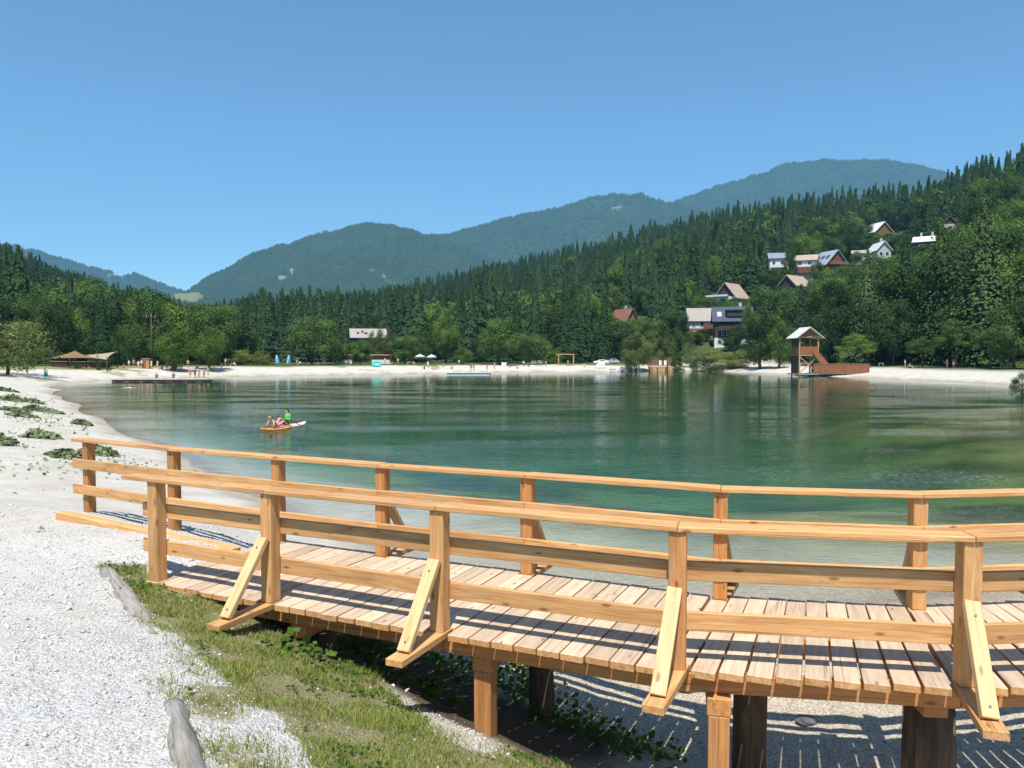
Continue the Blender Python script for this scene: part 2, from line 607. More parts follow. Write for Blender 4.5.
# grass soil
soil = m.mix(m.ramp(n2, (0.35, 0.0), (0.65, 1.0)), (0.17, 0.145, 0.075), (0.26, 0.25, 0.13))
gmask = m.math("ADD", m.attr("grass"), m.math("MULTIPLY", m.math("SUBTRACT", n2, 0.5), 0.9))
base = m.mix(m.ramp(gmask, (0.35, 0.0), (0.6, 1.0)), base, soil)
# turf patches and forest floor far away; floor also carries shade under shore trees
turf = m.mix(m.ramp(n1, (0.35, 0.0), (0.65, 1.0)), (0.16, 0.17, 0.06), (0.27, 0.26, 0.12))
tmask = m.math("ADD", m.attr("turf"), m.math("MULTIPLY", m.math("SUBTRACT", n1, 0.5), 1.2))
base = m.mix(m.ramp(tmask, (0.4, 0.0), (0.6, 1.0)), base, turf)
wood_floor_shade = m.mix(n4, (0.035, 0.055, 0.02), (0.07, 0.105, 0.03))
base = m.mix(m.attr("forest"), base, wood_floor_shade)
# lake bed: pale gravel shallows, silt and weed further down
silt = m.mix(m.ramp(m.noise(pos, 0.16, 4), (0.40, 0.0), (0.58, 1.0)), (0.070, 0.070, 0.022), (0.33, 0.275, 0.12))
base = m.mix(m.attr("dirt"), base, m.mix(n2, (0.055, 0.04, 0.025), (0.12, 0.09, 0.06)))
debris = m.noise(pos, 3.2, 5, 0.7)
base = m.mix(m.math("MULTIPLY", m.ramp(debris, (0.62, 0.0), (0.68, 0.55)), m.attr("beach")), base, (0.30, 0.27, 0.21))
base = m.mix(m.attr("wet"), base, (0.62, 0.58, 0.50), "MULTIPLY")
base = m.mix(m.attr("silt"), base, silt)
hgt = m.math("ADD", m.math("MULTIPLY", vor.outputs["Distance"], -0.6), m.math("ADD", m.math("MULTIPLY", n2, 0.8), m.math("MULTIPLY", n3, 0.4)))
nr = m.bump(hgt, 0.9, 0.02)
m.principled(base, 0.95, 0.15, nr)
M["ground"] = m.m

gme = arr_mesh("ground", gv, gf, [M["ground"]], smooth=True)
# inner cap as part of the same sheet
bmg = bmesh.new()
bmg.from_mesh(gme)
bmg.verts.ensure_lookup_table()
cv = bmg.verts[len(gv) - 1]
for j in range(na):
    bmg.faces.new((cv, bmg.verts[(j + 1) % na], bmg.verts[j]))
bmg.to_mesh(gme)
bmg.free()
gme.polygons.foreach_set("use_smooth", np.ones(len(gme.polygons), bool))
X, Y = gv[:, 0], gv[:, 1]
rr = np.hypot(X, Y)
sd = poly_sd(LAKE, X, Y)


def vattr(me, name, val):
    a = me.attributes.new(name, "FLOAT", "POINT")
    a.data.foreach_set("value", np.asarray(val, np.float32))


near = rr < 30
gmv = np.zeros(len(gv))
gmv[near] = grass_mask(X[near], Y[near])
vattr(gme, "grass", gmv)
vattr(gme, "beach", sm(7, 16, rr + (fbm(X / 2, Y / 2, 2) - 0.5) * 5))
vattr(gme, "stream", (1 - sm(0.75, 1.4, gv[:, 2])) * (1 - sm(14, 22, rr)) * sm(-3.2, -1.2, X))
tn = fbm(X / 14 + 3, Y / 5, 3, 2)
turf_m = sm(10, 16, sd + (tn - 0.5) * 14) * sm(100, 125, Y) + np.where((Y > 100) & (sd > 1.2), sm(0.56, 0.80, tn + (fbm(X / 2.5, Y / 2.5, 3, 3) - .5) * .5) * 0.55 * (1 - 0.8 * sm(20, 50, X)), 0)
vattr(gme, "turf", np.clip(turf_m, 0, 1) * (1 - 0.75 * sm(45, 62, X)))
vattr(gme, "forest", sm(24 - 14 * np.maximum(sm(45, 62, X), sm(150, 175, Y)), 40 - 20 * np.maximum(sm(45, 62, X), sm(150, 175, Y)), sd + (fbm(X / 20, Y / 20, 2) - .5) * 10) * sm(60, 110, rr))  # dark floor brought closer on far and right shores as under-tree shade
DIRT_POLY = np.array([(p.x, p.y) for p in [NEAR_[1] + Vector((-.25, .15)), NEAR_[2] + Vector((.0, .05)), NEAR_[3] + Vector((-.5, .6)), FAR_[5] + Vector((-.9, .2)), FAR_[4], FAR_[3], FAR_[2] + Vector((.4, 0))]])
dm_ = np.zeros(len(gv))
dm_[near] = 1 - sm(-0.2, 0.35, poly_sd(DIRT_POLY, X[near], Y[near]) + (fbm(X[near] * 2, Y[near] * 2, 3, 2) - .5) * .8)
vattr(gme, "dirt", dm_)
vattr(gme, "wet", (1 - sm(0.15, 1.3, sd + (fbm(X / 1.5, Y / 1.5, 3, 4) - .5) * 1.2)) * sm(-1.5, -.2, sd) * 0.75)
vattr(gme, "silt", sm(0.8, 9, -sd + (fbm(X / 9, Y / 9, 3) - 0.5) * 8))
ground = link("ground", gme)
tag(ground, "pale gravel path, beach and forested valley floor around the lake", "ground", kind="structure")

# ------------------------------------------------------------------ water
m = N("lake_water")
pos = m.coord("Object")
w1 = m.noise(m.mapping(pos, (0.5, 1.0, 1)), 1.6, 3, 0.55, 0.4)
w2 = m.noise(m.mapping(pos, (0.6, 1.0, 1)), 6.5, 2, 0.5)
w3 = m.noise(m.mapping(pos, (0.35, 1.0, 1)), 0.22, 2, 0.5)
h = m.math("ADD", m.math("MULTIPLY", w1, 0.62), m.math("MULTIPLY", w2, 0.40))
h = m.math("MULTIPLY", h, m.ramp(w3, (0.36, 0.25), (0.62, 1.0)))
sxyz = m.n("SeparateXYZ")
m.l(pos, sxyz.inputs[0])
calm = m.n("MapRange")
m.l(sxyz.outputs[1], calm.inputs[0])
for q_, v_ in ((1, 25.0), (2, 110.0), (3, 1.45), (4, 0.22)):
    calm.inputs[q_].default_value = v_
h = m.math("MULTIPLY", h, calm.outputs[0])
nr = m.bump(h, 1.0, 0.036)
fr = m.n("Fresnel")
fr.inputs[0].default_value = 1.33
m.l(nr, fr.inputs["Normal"])
gl = m.n("BsdfGlossy")
gl.inputs["Roughness"].default_value = 0.04
m.l(nr, gl.inputs["Normal"])
tr = m.n("BsdfTransparent")
mx = m.n("MixShader")
m.l(fr.outputs[0], mx.inputs[0])
m.l(tr.outputs[0], mx.inputs[1])
m.l(gl.outputs[0], mx.inputs[2])
m.l(mx.outputs[0], m.out.inputs[0])
va = m.n("VolumeAbsorption")
va.inputs[0].default_value = (0.52, 0.81, 0.62, 1)
va.inputs[1].default_value = 0.25
vsn = m.n("VolumeScatter")
vsn.inputs[0].default_value = (0.55, 0.82, 0.74, 1)
vsn.inputs[1].default_value = 0.026
ad = m.n("AddShader")
m.l(va.outputs[0], ad.inputs[0])
m.l(vsn.outputs[0], ad.inputs[1])
m.l(ad.outputs[0], m.out.inputs["Volume"])
M["water"] = m.m
bm = bmesh.new()
add_box(bm, (0, 112, -4.0), (190, 204, 8.0))
water = link("water", bm_mesh("water", bm, M["water"]))
tag(water, "clear green lake water rippled by a light breeze", "lake water", kind="structure")

# ------------------------------------------------------------------ footbridge
DECK = 1.75
PH = 1.0
near_px = [(158, 580), (271, 601), (440, 630), (677, 667), (966, 684.5)]
far_px = [(90, 510), (175, 525), (279, 541), (383, 555.5), (528, 573), (720, 598), (916, 608)]
NEAR = [at_z(x, y, DECK).xy for x, y in near_px] + [Vector((5.02, 5.36)), Vector((6.88, 5.85))]
FAR = [at_z(x, y, DECK).xy for x, y in far_px] + [Vector((5.02, 6.98)), Vector((6.45, 7.36))]
bridge = empty("wooden_footbridge", (0.5, 6.6, 0.9), 0, "curved footbridge of new honey coloured timber with braced railings beside the lake", "footbridge")
bridge_inv = Matrix.Translation((-0.5, -6.6, -0.9))


def offset_line(P, off):
    out = []
    n = len(P)
    for i in range(n):
        a = (P[i] - P[i - 1]).normalized() if i > 0 else None
        b = (P[i + 1] - P[i]).normalized() if i < n - 1 else None
        if a is None:
            nn, s = Vector((-b.y, b.x)), 1
        elif b is None:
            nn, s = Vector((-a.y, a.x)), 1
        else:
            na_, nb = Vector((-a.y, a.x)), Vector((-b.y, b.x))
            nn = (na_ + nb).normalized()
            s = 1 / max(0.3, nn.dot(na_))
        out.append(P[i] + nn * off * s)
    return out


def prism(name, quad, z0, z1, mat, parent, bev=0.005, origin=None, endmat=None, tilt=0.0):
    """a straight board from its four plan corners (a0,a1 one long side; b0,b1 other), long axis is local X"""
    a0, a1, b1, b0 = quad
    c = (a0 + a1 + b0 + b1) / 4
    d = ((a1 + b1) - (a0 + b0)).normalized()
    rz = math.atan2(d.y, d.x)
    R = Matrix.Rotation(-rz, 2)
    loc = [R @ (q - c) for q in (a0, a1, b1, b0)]
    zc = (z0 + z1) / 2
    bm = bmesh.new()
    lo = [bm.verts.new((q.x, q.y, z0 - zc)) for q in loc]
    hi = [bm.verts.new((q.x, q.y, z1 - zc)) for q in loc]
    bm.faces.new(lo[::-1])
    top = bm.faces.new(hi)
    for i in range(4):
        bm.faces.new((lo[i], lo[(i + 1) % 4], hi[(i + 1) % 4], hi[i]))
    bmesh.ops.recalc_face_normals(bm, faces=bm.faces[:])
    if bev:
        bmesh.ops.bevel(bm, geom=bm.edges[:], offset=bev, segments=1, affect="EDGES", profile=0.5)
    if endmat is not None:
        for f in bm.faces:
            if f.normal.z < 0.6:
                f.material_index = 1
    me = bm_mesh(name, bm, [mat] + ([endmat] if endmat else []))
    o = link(name, me, parent)
    o.matrix_parent_inverse = Matrix()
    off = Vector((0.5, 6.6, 0.9)) if parent is bridge else Vector((0, 0, 0))
    o.location = Vector((c.x, c.y, zc)) - off
    o.rotation_euler = (tilt, 0, rz)
    return o


def beam3(name, p, q, w, t, mat, parent, up=Vector((0, 0, 1)), bev=0.004):
    """beam from p to q; w sideways, t along up"""
    p, q = Vector(p), Vector(q)
    x = (q - p).normalized()
    y = up.cross(x).normalized()
    z = x.cross(y)
    L = (q - p).length
    bm = bmesh.new()
    add_box(bm, (0, 0, 0), (L, w, t))
    if bev:
        bmesh.ops.bevel(bm, geom=bm.edges[:], offset=bev, segments=1, affect="EDGES", profile=0.5)
    o = link(name, bm_mesh(name, bm, mat), parent)
    c = (p + q) / 2
    Mx = Matrix(((x.x, y.x, z.x, c.x), (x.y, y.y, z.y, c.y), (x.z, y.z, z.z, c.z), (0, 0, 0, 1)))
    o.matrix_parent_inverse = Matrix()
    o.matrix_local = (parent_inv(parent) @ Mx)
    return o


_pinv = {}


def parent_inv(p):
    if p is None:
        return Matrix()
    if p.name not in _pinv:
        bpy.context.view_layer.update()
        _pinv[p.name] = p.matrix_world.inverted()
    return _pinv[p.name]


def rail_run(name, P, o1, o2, z0, z1, mat, ext0=0.0, ext1=0.0):
    P = [p.copy() for p in P]
    P[0] = P[0] - (P[1] - P[0]).normalized() * ext0
    A, B = offset_line(P, o1), offset_line(P, o2)
    for i in range(len(P) - 1):
        d = (P[i + 1] - P[i]).normalized() * 0.002
        prism(name, (A[i] + d, A[i + 1] - d, B[i + 1] - d, B[i] + d), DECK + z0, DECK + z1 + random.uniform(-.004, .004), mat, bridge)


# handrails
rail_run("handrail", NEAR, -0.085, 0.095, PH, PH + 0.042, M["honey"], 0.42)
rail_run("middle_rail", NEAR, 0.066, 0.112, 0.615, 0.755, M["honey"], 0.30)
rail_run("lower_rail", NEAR, 0.066, 0.112, 0.245, 0.385, M["honey"], 0.30)
rail_run("handrail", FAR, -0.095, 0.085, PH, PH + 0.042, M["honey"], 0.30)
rail_run("middle_rail", FAR, -0.112, -0.066, 0.615, 0.755, M["honey"], 0.24)
rail_run("lower_rail", FAR, -0.112, -0.066, 0.245, 0.385, M["honey"], 0.24)

# deck boards, with the long brace arms at each pair of posts
FP = FAR[2:]
slots = [8, 10, 10, 10, 10, 10]
PZ = 0.055


def plank(a, b, w, outa, outb, name, mat, wb=None):
    d = (b - a).normalized()
    s = Vector((-d.y, d.x)) * w / 2
    s2 = Vector((-d.y, d.x)) * (wb or w) / 2
    a2, b2 = a - d * outa, b + d * outb
    return prism(name, (a2 - s, b2 - s2, b2 + s2, a2 + s), DECK - PZ + random.uniform(-.003, .003), DECK + random.uniform(-.004, .003), mat, bridge, 0.004, endmat=M["honey"])


posts_near, posts_far = [], []
for i in range(6):
    n = slots[i]
    for k in range(n):
        t = k / n
        a = NEAR[i].lerp(NEAR[i + 1], t)
        b = FP[i].lerp(FP[i + 1], t)
        pitch = ((NEAR[i + 1] - NEAR[i]).length + (FP[i + 1] - FP[i]).length) / 2 / n
        w = min((NEAR[i + 1] - NEAR[i]).length, (FP[i + 1] - FP[i]).length) / n - 0.014
        if k == 0 and i > 0:
            dd_ = (b - a).normalized()
            plank(a - dd_ * 0.69, a + dd_ * 0.085, 0.145, 0, 0, "outrigger", M["honey"])
            plank(a + dd_ * 0.087, b - dd_ * 0.087, w, 0, 0, "deck_plank", M["plank"])
            plank(b - dd_ * 0.085, b + dd_ * 0.69, 0.145, 0, 0, "outrigger", M["honey"])
        else:
            wa = (w + 0.014 + (NEAR[i + 1] - NEAR[i]).length / n) / 2 - 0.013
            wf = (w + 0.014 + (FP[i + 1] - FP[i]).length / n) / 2 - 0.013
            plank(a, b, wa, 0.075 + random.uniform(-.012, .012), 0.075 + random.uniform(-.012, .012), "deck_plank", M["plank"], wf)


def rail_post(p, direction, braced, outward, base=DECK):
    s = 0.125
    c = Vector((p.x, p.y, (base + DECK + PH) / 2))
    bm = bmesh.new()
    add_box(bm, (0, 0, 0), (DECK + PH - base - 0.003, s, s))
    bmesh.ops.bevel(bm, geom=bm.edges[:], offset=0.006, segments=1, affect="EDGES", profile=0.5)
    o = link("rail_post", bm_mesh("rail_post", bm, M["honey_dark"] if random.random() < .5 else M["honey"]), bridge)
    rz = math.atan2(direction.y, direction.x)
    o.location = c - Vector((0.5, 6.6, 0.9))
    o.rotation_euler = (0, -math.pi / 2, 0)
    o.matrix_local = Matrix.Translation(c - Vector((0.5, 6.6, 0.9))) @ Matrix.Rotation(rz, 4, "Z") @ Matrix.Rotation(-math.pi / 2, 4, "Y")
    if braced:
        q = Vector((outward.x, outward.y, 0))
        p0 = Vector((p.x, p.y, DECK)) + q * 0.55 + Vector((0, 0, 0.012))
        p1 = Vector((p.x, p.y, DECK)) + q * 0.085 + Vector((0, 0, 0.60))
        side = Vector((direction.x, direction.y, 0))
        up = side.cross((p1 - p0).normalized())
        b = beam3("brace", p0, p1, 0.105, 0.05, M["pale"], bridge, up=up)
        bm = bmesh.new()
        x = (p1 - p0).normalized()
        nrm = up.normalized()
        if nrm.dot(q) < 0:
            nrm = -nrm
        for f in (0.09, 0.86):
            cc = p0 + (p1 - p0) * f + nrm * 0.026
            add_tube(bm, [cc, cc + nrm * 0.006], 0.009, 10)
        bo = link("bolt", bm_mesh("bolt", bm, M["metal"]), b)
        bpy.context.view_layer.update()
        bo.matrix_parent_inverse = b.matrix_world.inverted()


for i, p in enumerate(NEAR):
    d = (NEAR[min(i + 1, 6)] - NEAR[max(i - 1, 0)]).normalized()
    inward = (FP[i] - p).normalized()
    rail_post(p, d, i > 0, -inward, DECK if i > 0 else DECK - 0.35)
for i, p in enumerate(FAR):
    d = (FAR[min(i + 1, 8)] - FAR[max(i - 1, 0)]).normalized()
    j = i - 2
    outward = (FP[j] - NEAR[j]).normalized() if j >= 0 else Vector((-d.y, d.x))
    rail_post(p, d, j > 0, outward, DECK if j > 0 else DECK - 0.4)

# bearers under the boards
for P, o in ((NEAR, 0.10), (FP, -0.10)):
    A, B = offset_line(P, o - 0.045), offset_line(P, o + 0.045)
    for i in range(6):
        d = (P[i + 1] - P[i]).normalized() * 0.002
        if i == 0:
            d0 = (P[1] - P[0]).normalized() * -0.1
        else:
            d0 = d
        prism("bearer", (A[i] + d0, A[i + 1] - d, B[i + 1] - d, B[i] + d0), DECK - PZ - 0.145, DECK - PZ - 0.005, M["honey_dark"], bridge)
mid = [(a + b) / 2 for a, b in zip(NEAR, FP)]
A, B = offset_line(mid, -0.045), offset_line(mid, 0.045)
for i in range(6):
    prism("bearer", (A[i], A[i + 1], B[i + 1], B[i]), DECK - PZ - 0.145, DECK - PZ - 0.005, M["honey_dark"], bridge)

# crossbeams, square posts and round piles
ZB1 = DECK - PZ - 0.147
ZB0 = ZB1 - 0.13


def crossbeam(px, py, direc, L=1.75):
    a = at_z(px, py, (ZB0 + ZB1) / 2).xy
    d = Vector(direc).normalized()
    s = Vector((-d.y, d.x)) * 0.085
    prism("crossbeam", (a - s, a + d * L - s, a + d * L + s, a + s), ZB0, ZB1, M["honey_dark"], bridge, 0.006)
    return a, d


def sq_post(p, d, zb):
    rz = math.atan2(d.y, d.x)
    c = Vector((p.x, p.y, (ZB0 + zb) / 2))
    bm = bmesh.new()
    add_box(bm, (0, 0, 0), (ZB0 - zb - 0.002, 0.15, 0.15))
    bmesh.ops.bevel(bm, geom=bm.edges[:], offset=0.006, segments=1, affect="EDGES", profile=0.5)
    o = link("support_post", bm_mesh("support_post", bm, M["honey_dark"]), bridge)
    o.matrix_local = Matrix.Translation(c - Vector((0.5, 6.6, 0.9))) @ Matrix.Rotation(rz, 4, "Z") @ Matrix.Rotation(-math.pi / 2, 4, "Y")


def pile(x, y, r, zt):
    zb = gz(x, y) - 0.35
    print('pile', x, y, zb, zt)
    n = 4
    bm = bmesh.new()
    pts = [(0.006 * math.sin(2.1 * i + x), 0.006 * math.cos(1.7 * i), -(zt - zb) / 2 + (zt - zb) * i / (n - 1)) for i in range(n)]
    add_tube(bm, pts, [r * (1.06 - 0.10 * i / (n - 1) + 0.02 * math.sin(i * 2.3 + x)) for i in range(n)], 28)
    me = bm_mesh("log_pile", bm, M["log_bark"])
    # grain runs along local X
    me.transform(Matrix.Rotation(math.pi / 2, 4, "Y"))
    o = link("log_pile", me, bridge)
    o.matrix_local = Matrix.Translation(Vector((x, y, (zb + zt) / 2)) - Vector((0.5, 6.6, 0.9))) @ Matrix.Rotation(-math.pi / 2, 4, "Y")


a, d = crossbeam(298, 631, (0.42, 0.9))
p = a + d * 0.35
pile(p.x, p.y, 0.13, ZB0 + .002)
a, d = crossbeam(482, 664, (0.36, 0.93))
p = a + d * 0.075
sq_post(p, d, gz(p.x, p.y) - 0.25)
p = a + d * 1.5
pile(p.x, p.y, 0.125, ZB0 + .002)
a, d = crossbeam(719, 708, (0.22, 0.975))
p = a + d * 0.075
sq_post(p, d, gz(p.x, p.y) - 0.3)
pile(2.12, 6.75, 0.145, DECK - PZ - 0.15)
a, d = crossbeam(936, 709, (0.1, 0.99))
p = a + d * 0.32
pile(p.x + 0.09, p.y, 0.185, ZB0 + .002)
pile(5.1, 6.5, 0.16, DECK - PZ - 0.15)
pile(6.3, 6.1, 0.16, DECK - PZ - 0.15)
pile(6.2, 7.1, 0.15, DECK - PZ - 0.15)
# edge timber lying on the gravel below the lakeside railing
q0, q1 = at_z(60, 511, 1.90), at_z(236, 546, 1.77)
beam3("edge_timber", q0 - Vector((0, 0, 0.15)), Vector((q1.x, q1.y, 1.60)), 0.14, 0.30, M["honey"], bridge, bev=0.006)

# ------------------------------------------------------------------ edging logs, stones, grass on the near bank
def log_along(name, pts, r, label, mat=M["grey_log"]):
    P = [Vector(p) for p in pts]
    c = sum(P, Vector()) / len(P)
    d = (P[-1] - P[0])
    rz = math.atan2(d.y, d.x)
    R = Matrix.Rotation(-rz, 4, "Z")
    bm = bmesh.new()
    fine = []
    for i in range(len(P) - 1):
        for k in range(5):
            fine.append(P[i].lerp(P[i + 1], k / 5))
    fine.append(P[-1])
    rad = [r * (1 + 0.06 * math.sin(i * 1.3) + random.uniform(-.03, .03)) for i in range(len(fine))]
    add_tube(bm, [R @ (q - c) for q in fine], rad, 14)
    me = bm_mesh(name, bm, mat)
    o = link(name, me)
    o.location = c
    o.rotation_euler = (0, 0, rz)
    return tag(o, label, "edging log")


hp = ground_hits([(106, 570), (122, 590), (137, 612), (152, 634)])
log_along("edging_log", [q + Vector((0, 0, dz)) for q, dz in zip(hp, (-0.035, -0.02, -0.02, -0.07))], 0.078, "weathered grey log edging the gravel path beside the bridge end")
hp = ground_hits([(172, 704), (180, 735), (192, 775), (205, 830)])
log_along("edging_log", [q + Vector((0, 0, dz)) for q, dz in zip(hp, (-0.055, -0.04, -0.04, -0.04))], 0.08, "split grey timber edging the gravel path at the foot of the grassy bank")


def ico_stones(n, pos, size, tint):
    """many small irregular stones as one mesh"""
    base = np.array([(1, 0, 0), (-1, 0, 0), (0, 1, 0), (0, -1, 0), (0, 0, 1), (0, 0, -1)], float)
    fc = np.array([(0, 2, 4), (2, 1, 4), (1, 3, 4), (3, 0, 4), (2, 0, 5), (1, 2, 5), (3, 1, 5), (0, 3, 5)])
    V = np.repeat(base[None], n, 0) * rng.uniform(0.6, 1.25, (n, 6, 1))
    V *= np.stack([rng.uniform(0.7, 1.3, n), rng.uniform(0.6, 1.1, n), rng.uniform(0.4, 0.75, n)], 1)[:, None, :]
    a = rng.uniform(0, 6.28, n)
    ca, sa = np.cos(a)[:, None], np.sin(a)[:, None]
    x = V[..., 0] * ca - V[..., 1] * sa
    y = V[..., 0] * sa + V[..., 1] * ca
    tx = rng.normal(0, 0.35, (n, 1))
    z = V[..., 2] + tx * x
    V = np.stack([x, y, z], -1) * np.asarray(size)[:, None, None] + pos[:, None, :]
    Fc = (fc[None] + (np.arange(n) * 6)[:, None, None]).reshape(-1, 3)
    return V.reshape(-1, 3), Fc, np.repeat(tint, 8)


n = 85000
azs = rng.uniform(-0.62, 0.62, n)
rs = 2.4 * (14 / 2.4) ** rng.random(n)
sx, sy = rs * np.sin(azs), rs * np.cos(azs)
keep = rng.random(n) > grass_mask(sx, sy) * 0.93
keep &= (rng.random(n) > 0.9 * (poly_sd(DIRT_POLY, sx, sy) < 0.1))
keep &= (rng.random(n) < 0.35 + 0.65 * sm(0.5, 1.3, ground_z(sx, sy)))
keep &= ~((sx > -3.3) & (poly_sd(np.array([(p.x, p.y) for p in NEAR] + [(p.x, p.y) for p in FP[::-1]]), sx, sy) < 0) & (sx < -2.6))
sx, sy, rs = sx[keep], sy[keep], rs[keep]
n = len(sx)
sz = np.clip(rng.lognormal(-5.2, 0.45, n), 0.0025, 0.028)
big = rng.random(n) < 0.008
sz[big] *= 2.0
sz = sz * np.clip(rs / 5, 0.75, 1.6)
spz = ground_z(sx, sy) + sz * 0.15
V, Fc, tt = ico_stones(n, np.stack([sx, sy, spz], 1), sz, np.clip(rng.normal(0.62, 0.25, n), 0, 1))
tag(link("loose_gravel", arr_mesh("loose_gravel", V, Fc, [M["stone"], M["warm_stone"]], np.repeat((spz < 0.85).astype(int), 8), tint=tt)), "loose pale limestone gravel on the path and stream bed", "gravel", kind="stuff")


def single_rock(px, py, s, label, mat, flat=0.6):
    p = ghit(px, py)
    bm = bmesh.new()
    bmesh.ops.create_icosphere(bm, subdivisions=3, radius=1)
    ph = random.random() * 9
    for v in bm.verts:
        c = v.co
        k = 1 + 0.16 * math.sin(c.x * 3.1 + ph) * math.cos(c.y * 2.7 + ph) + 0.10 * math.sin(c.z * 5 + c.x * 4)
        v.co = Vector((c.x * s * 1.25, c.y * s * 0.85, c.z * s * flat)) * k
    o = link("rock", bm_mesh("rock", bm, mat, True))
    o.location = p + Vector((0, 0, s * flat * 0.45))
    o.rotation_euler = (0.1, 0.1, random.uniform(-.5, .5))
    return tag(o, label, "rock")


single_rock(806, 724, 0.095, "dark grey rounded stone on the dry stream bed under the bridge", M["dark_rock"], .62)
single_rock(686, 690, 0.12, "dark flat stone half hidden behind the square bridge post on the stream bed", M["dark_rock"], .5)


def blades(n, polyfn, hmin, hmax, width, mats, dry=0.25, box=None):
    x = rng.uniform(box[0], box[1], n)
    y = rng.uniform(box[2], box[3], n)
    mk = polyfn(x, y)
    clump = fbm(x * 3.1, y * 3.1, 3, 1)
    keep = rng.random(n) < mk * sm(0.28, 0.62, clump)
    x, y, clump = x[keep], y[keep], clump[keep]
    n = len(x)
    z = ground_z(x, y) - 0.01
    hh = rng.uniform(hmin, hmax, n) * (0.45 + 1.0 * clump)
    a = rng.uniform(0, 6.28, n)
    lean = rng.uniform(0.2, 1.0, n) * hh
    la = rng.uniform(0, 6.28, n)
    ww = width * rng.uniform(0.6, 1.4, n)
    b = np.stack([x, y, z], 1)
    dx = np.stack([np.cos(a) * ww, np.sin(a) * ww, np.zeros(n)], 1)
    ln = np.stack([np.cos(la) * lean, np.sin(la) * lean, hh], 1)
    mid = b + ln * np.array([0.4, 0.4, 0.62])
    V = np.stack([b - dx, b + dx, mid + dx * 0.7, mid - dx * 0.7, b + ln], 1)
    Fq = np.array([(0, 1, 2), (0, 2, 3), (3, 2, 4)])
    Fa = (Fq[None] + (np.arange(n) * 5)[:, None, None]).reshape(-1, 3)
    dr = rng.random(n) < (dry * (0.5 + 1.6 * (1 - clump)))
    return V.reshape(-1, 3), Fa, np.repeat(dr.astype(int), 3), np.repeat(rng.random(n), 3)


gb = GRASS_POLY
box = (gb[:, 0].min() - .4, gb[:, 0].max() + .4, gb[:, 1].min() - .4, gb[:, 1].max() + .4)
V, Fa, mi, tt = blades(300000, grass_mask, 0.012, 0.06, 0.003, None, 0.30, box)
tag(link("bank_grass", arr_mesh("bank_grass", V, Fa, [M["grass"], M["dry_grass"]], mi, tt)), "short green and straw coloured grass on the bank below the path", "grass", kind="stuff")


def leaf_quads(cent, normal, size, aspect=1.0):
    """quads centred at cent facing normal"""
    n = len(cent)
    nv = normal / (np.linalg.norm(normal, axis=1, keepdims=True) + 1e-9)
    r = rng.normal(0, 1, (n, 3))
    a = np.cross(nv, r)
    a /= np.linalg.norm(a, axis=1, keepdims=True) + 1e-9
    b = np.cross(nv, a)
    s = np.asarray(size).reshape(-1, 1)
    a = a * s * 0.5
    b = b * s * 0.5 * aspect
    k = 0.55
    V = np.stack([cent - a, cent - b * k + a * .1, cent + a, cent + b * k + a * .1], 1)
    V = np.stack([cent - a, cent - b, cent + a, cent + b], 1)
    return V.reshape(-1, 3), np.arange(4 * n).reshape(n, 4)


# larger pebbles strewn over the left beach
n = 9000
bx = rng.uniform(-60, -3, n)
by = rng.uniform(9, 85, n)
bsd = poly_sd(LAKE, bx, by)
kp = (bsd > 0.1) & (bx > -0.75 * by) & (rng.random(n) < sm(.35, .7, fbm(bx / 2.5, by / 2.5, 3, 2)))
bx, by = bx[kp], by[kp]
bs_ = np.clip(rng.lognormal(-3.6, 0.5, len(bx)), 0.012, 0.11)
V, Fc, tt = ico_stones(len(bx), np.stack([bx, by, ground_z(bx, by) + bs_ * .1], 1), bs_, np.clip(rng.normal(0.3, 0.25, len(bx)), 0, 1))
tag(link("beach_pebbles", arr_mesh("beach_pebbles", V, Fc, [M["stone"]], tint=tt)), "scattered grey pebbles on the pale left beach", "pebbles", kind="stuff")
# small broad leaved weeds among the grass
n = 5200
wx = rng.uniform(box[0], box[1], n)
wy = rng.uniform(box[2], box[3], n)
kp = rng.random(n) < (sm(.4, .8, grass_mask(wx, wy)) * sm(.42, .66, fbm(wx * 1.6 + 5, wy * 1.6, 3, 3)))
wx, wy = wx[kp], wy[kp]
rep_ = 5
wx = np.repeat(wx, rep_) + rng.normal(0, .025, len(wx) * rep_)
wy = np.repeat(wy, rep_) + rng.normal(0, .025, len(wy) * rep_)
cw_ = np.stack([wx, wy, ground_z(wx, wy) + rng.uniform(.01, .05, len(wx))], 1)
V, Fq = leaf_quads(cw_, np.array([0, -.2, 1.0]) + rng.normal(0, .4, (len(wx), 3)), rng.uniform(.014, .04, len(wx)))
tag(link("bank_weeds", arr_mesh("bank_weeds", V, Fq, [M["shade_leaf"]], tint=rng.random(len(Fq)))), "small broad leaved weeds among the grass of the bank", "weeds", kind="stuff")

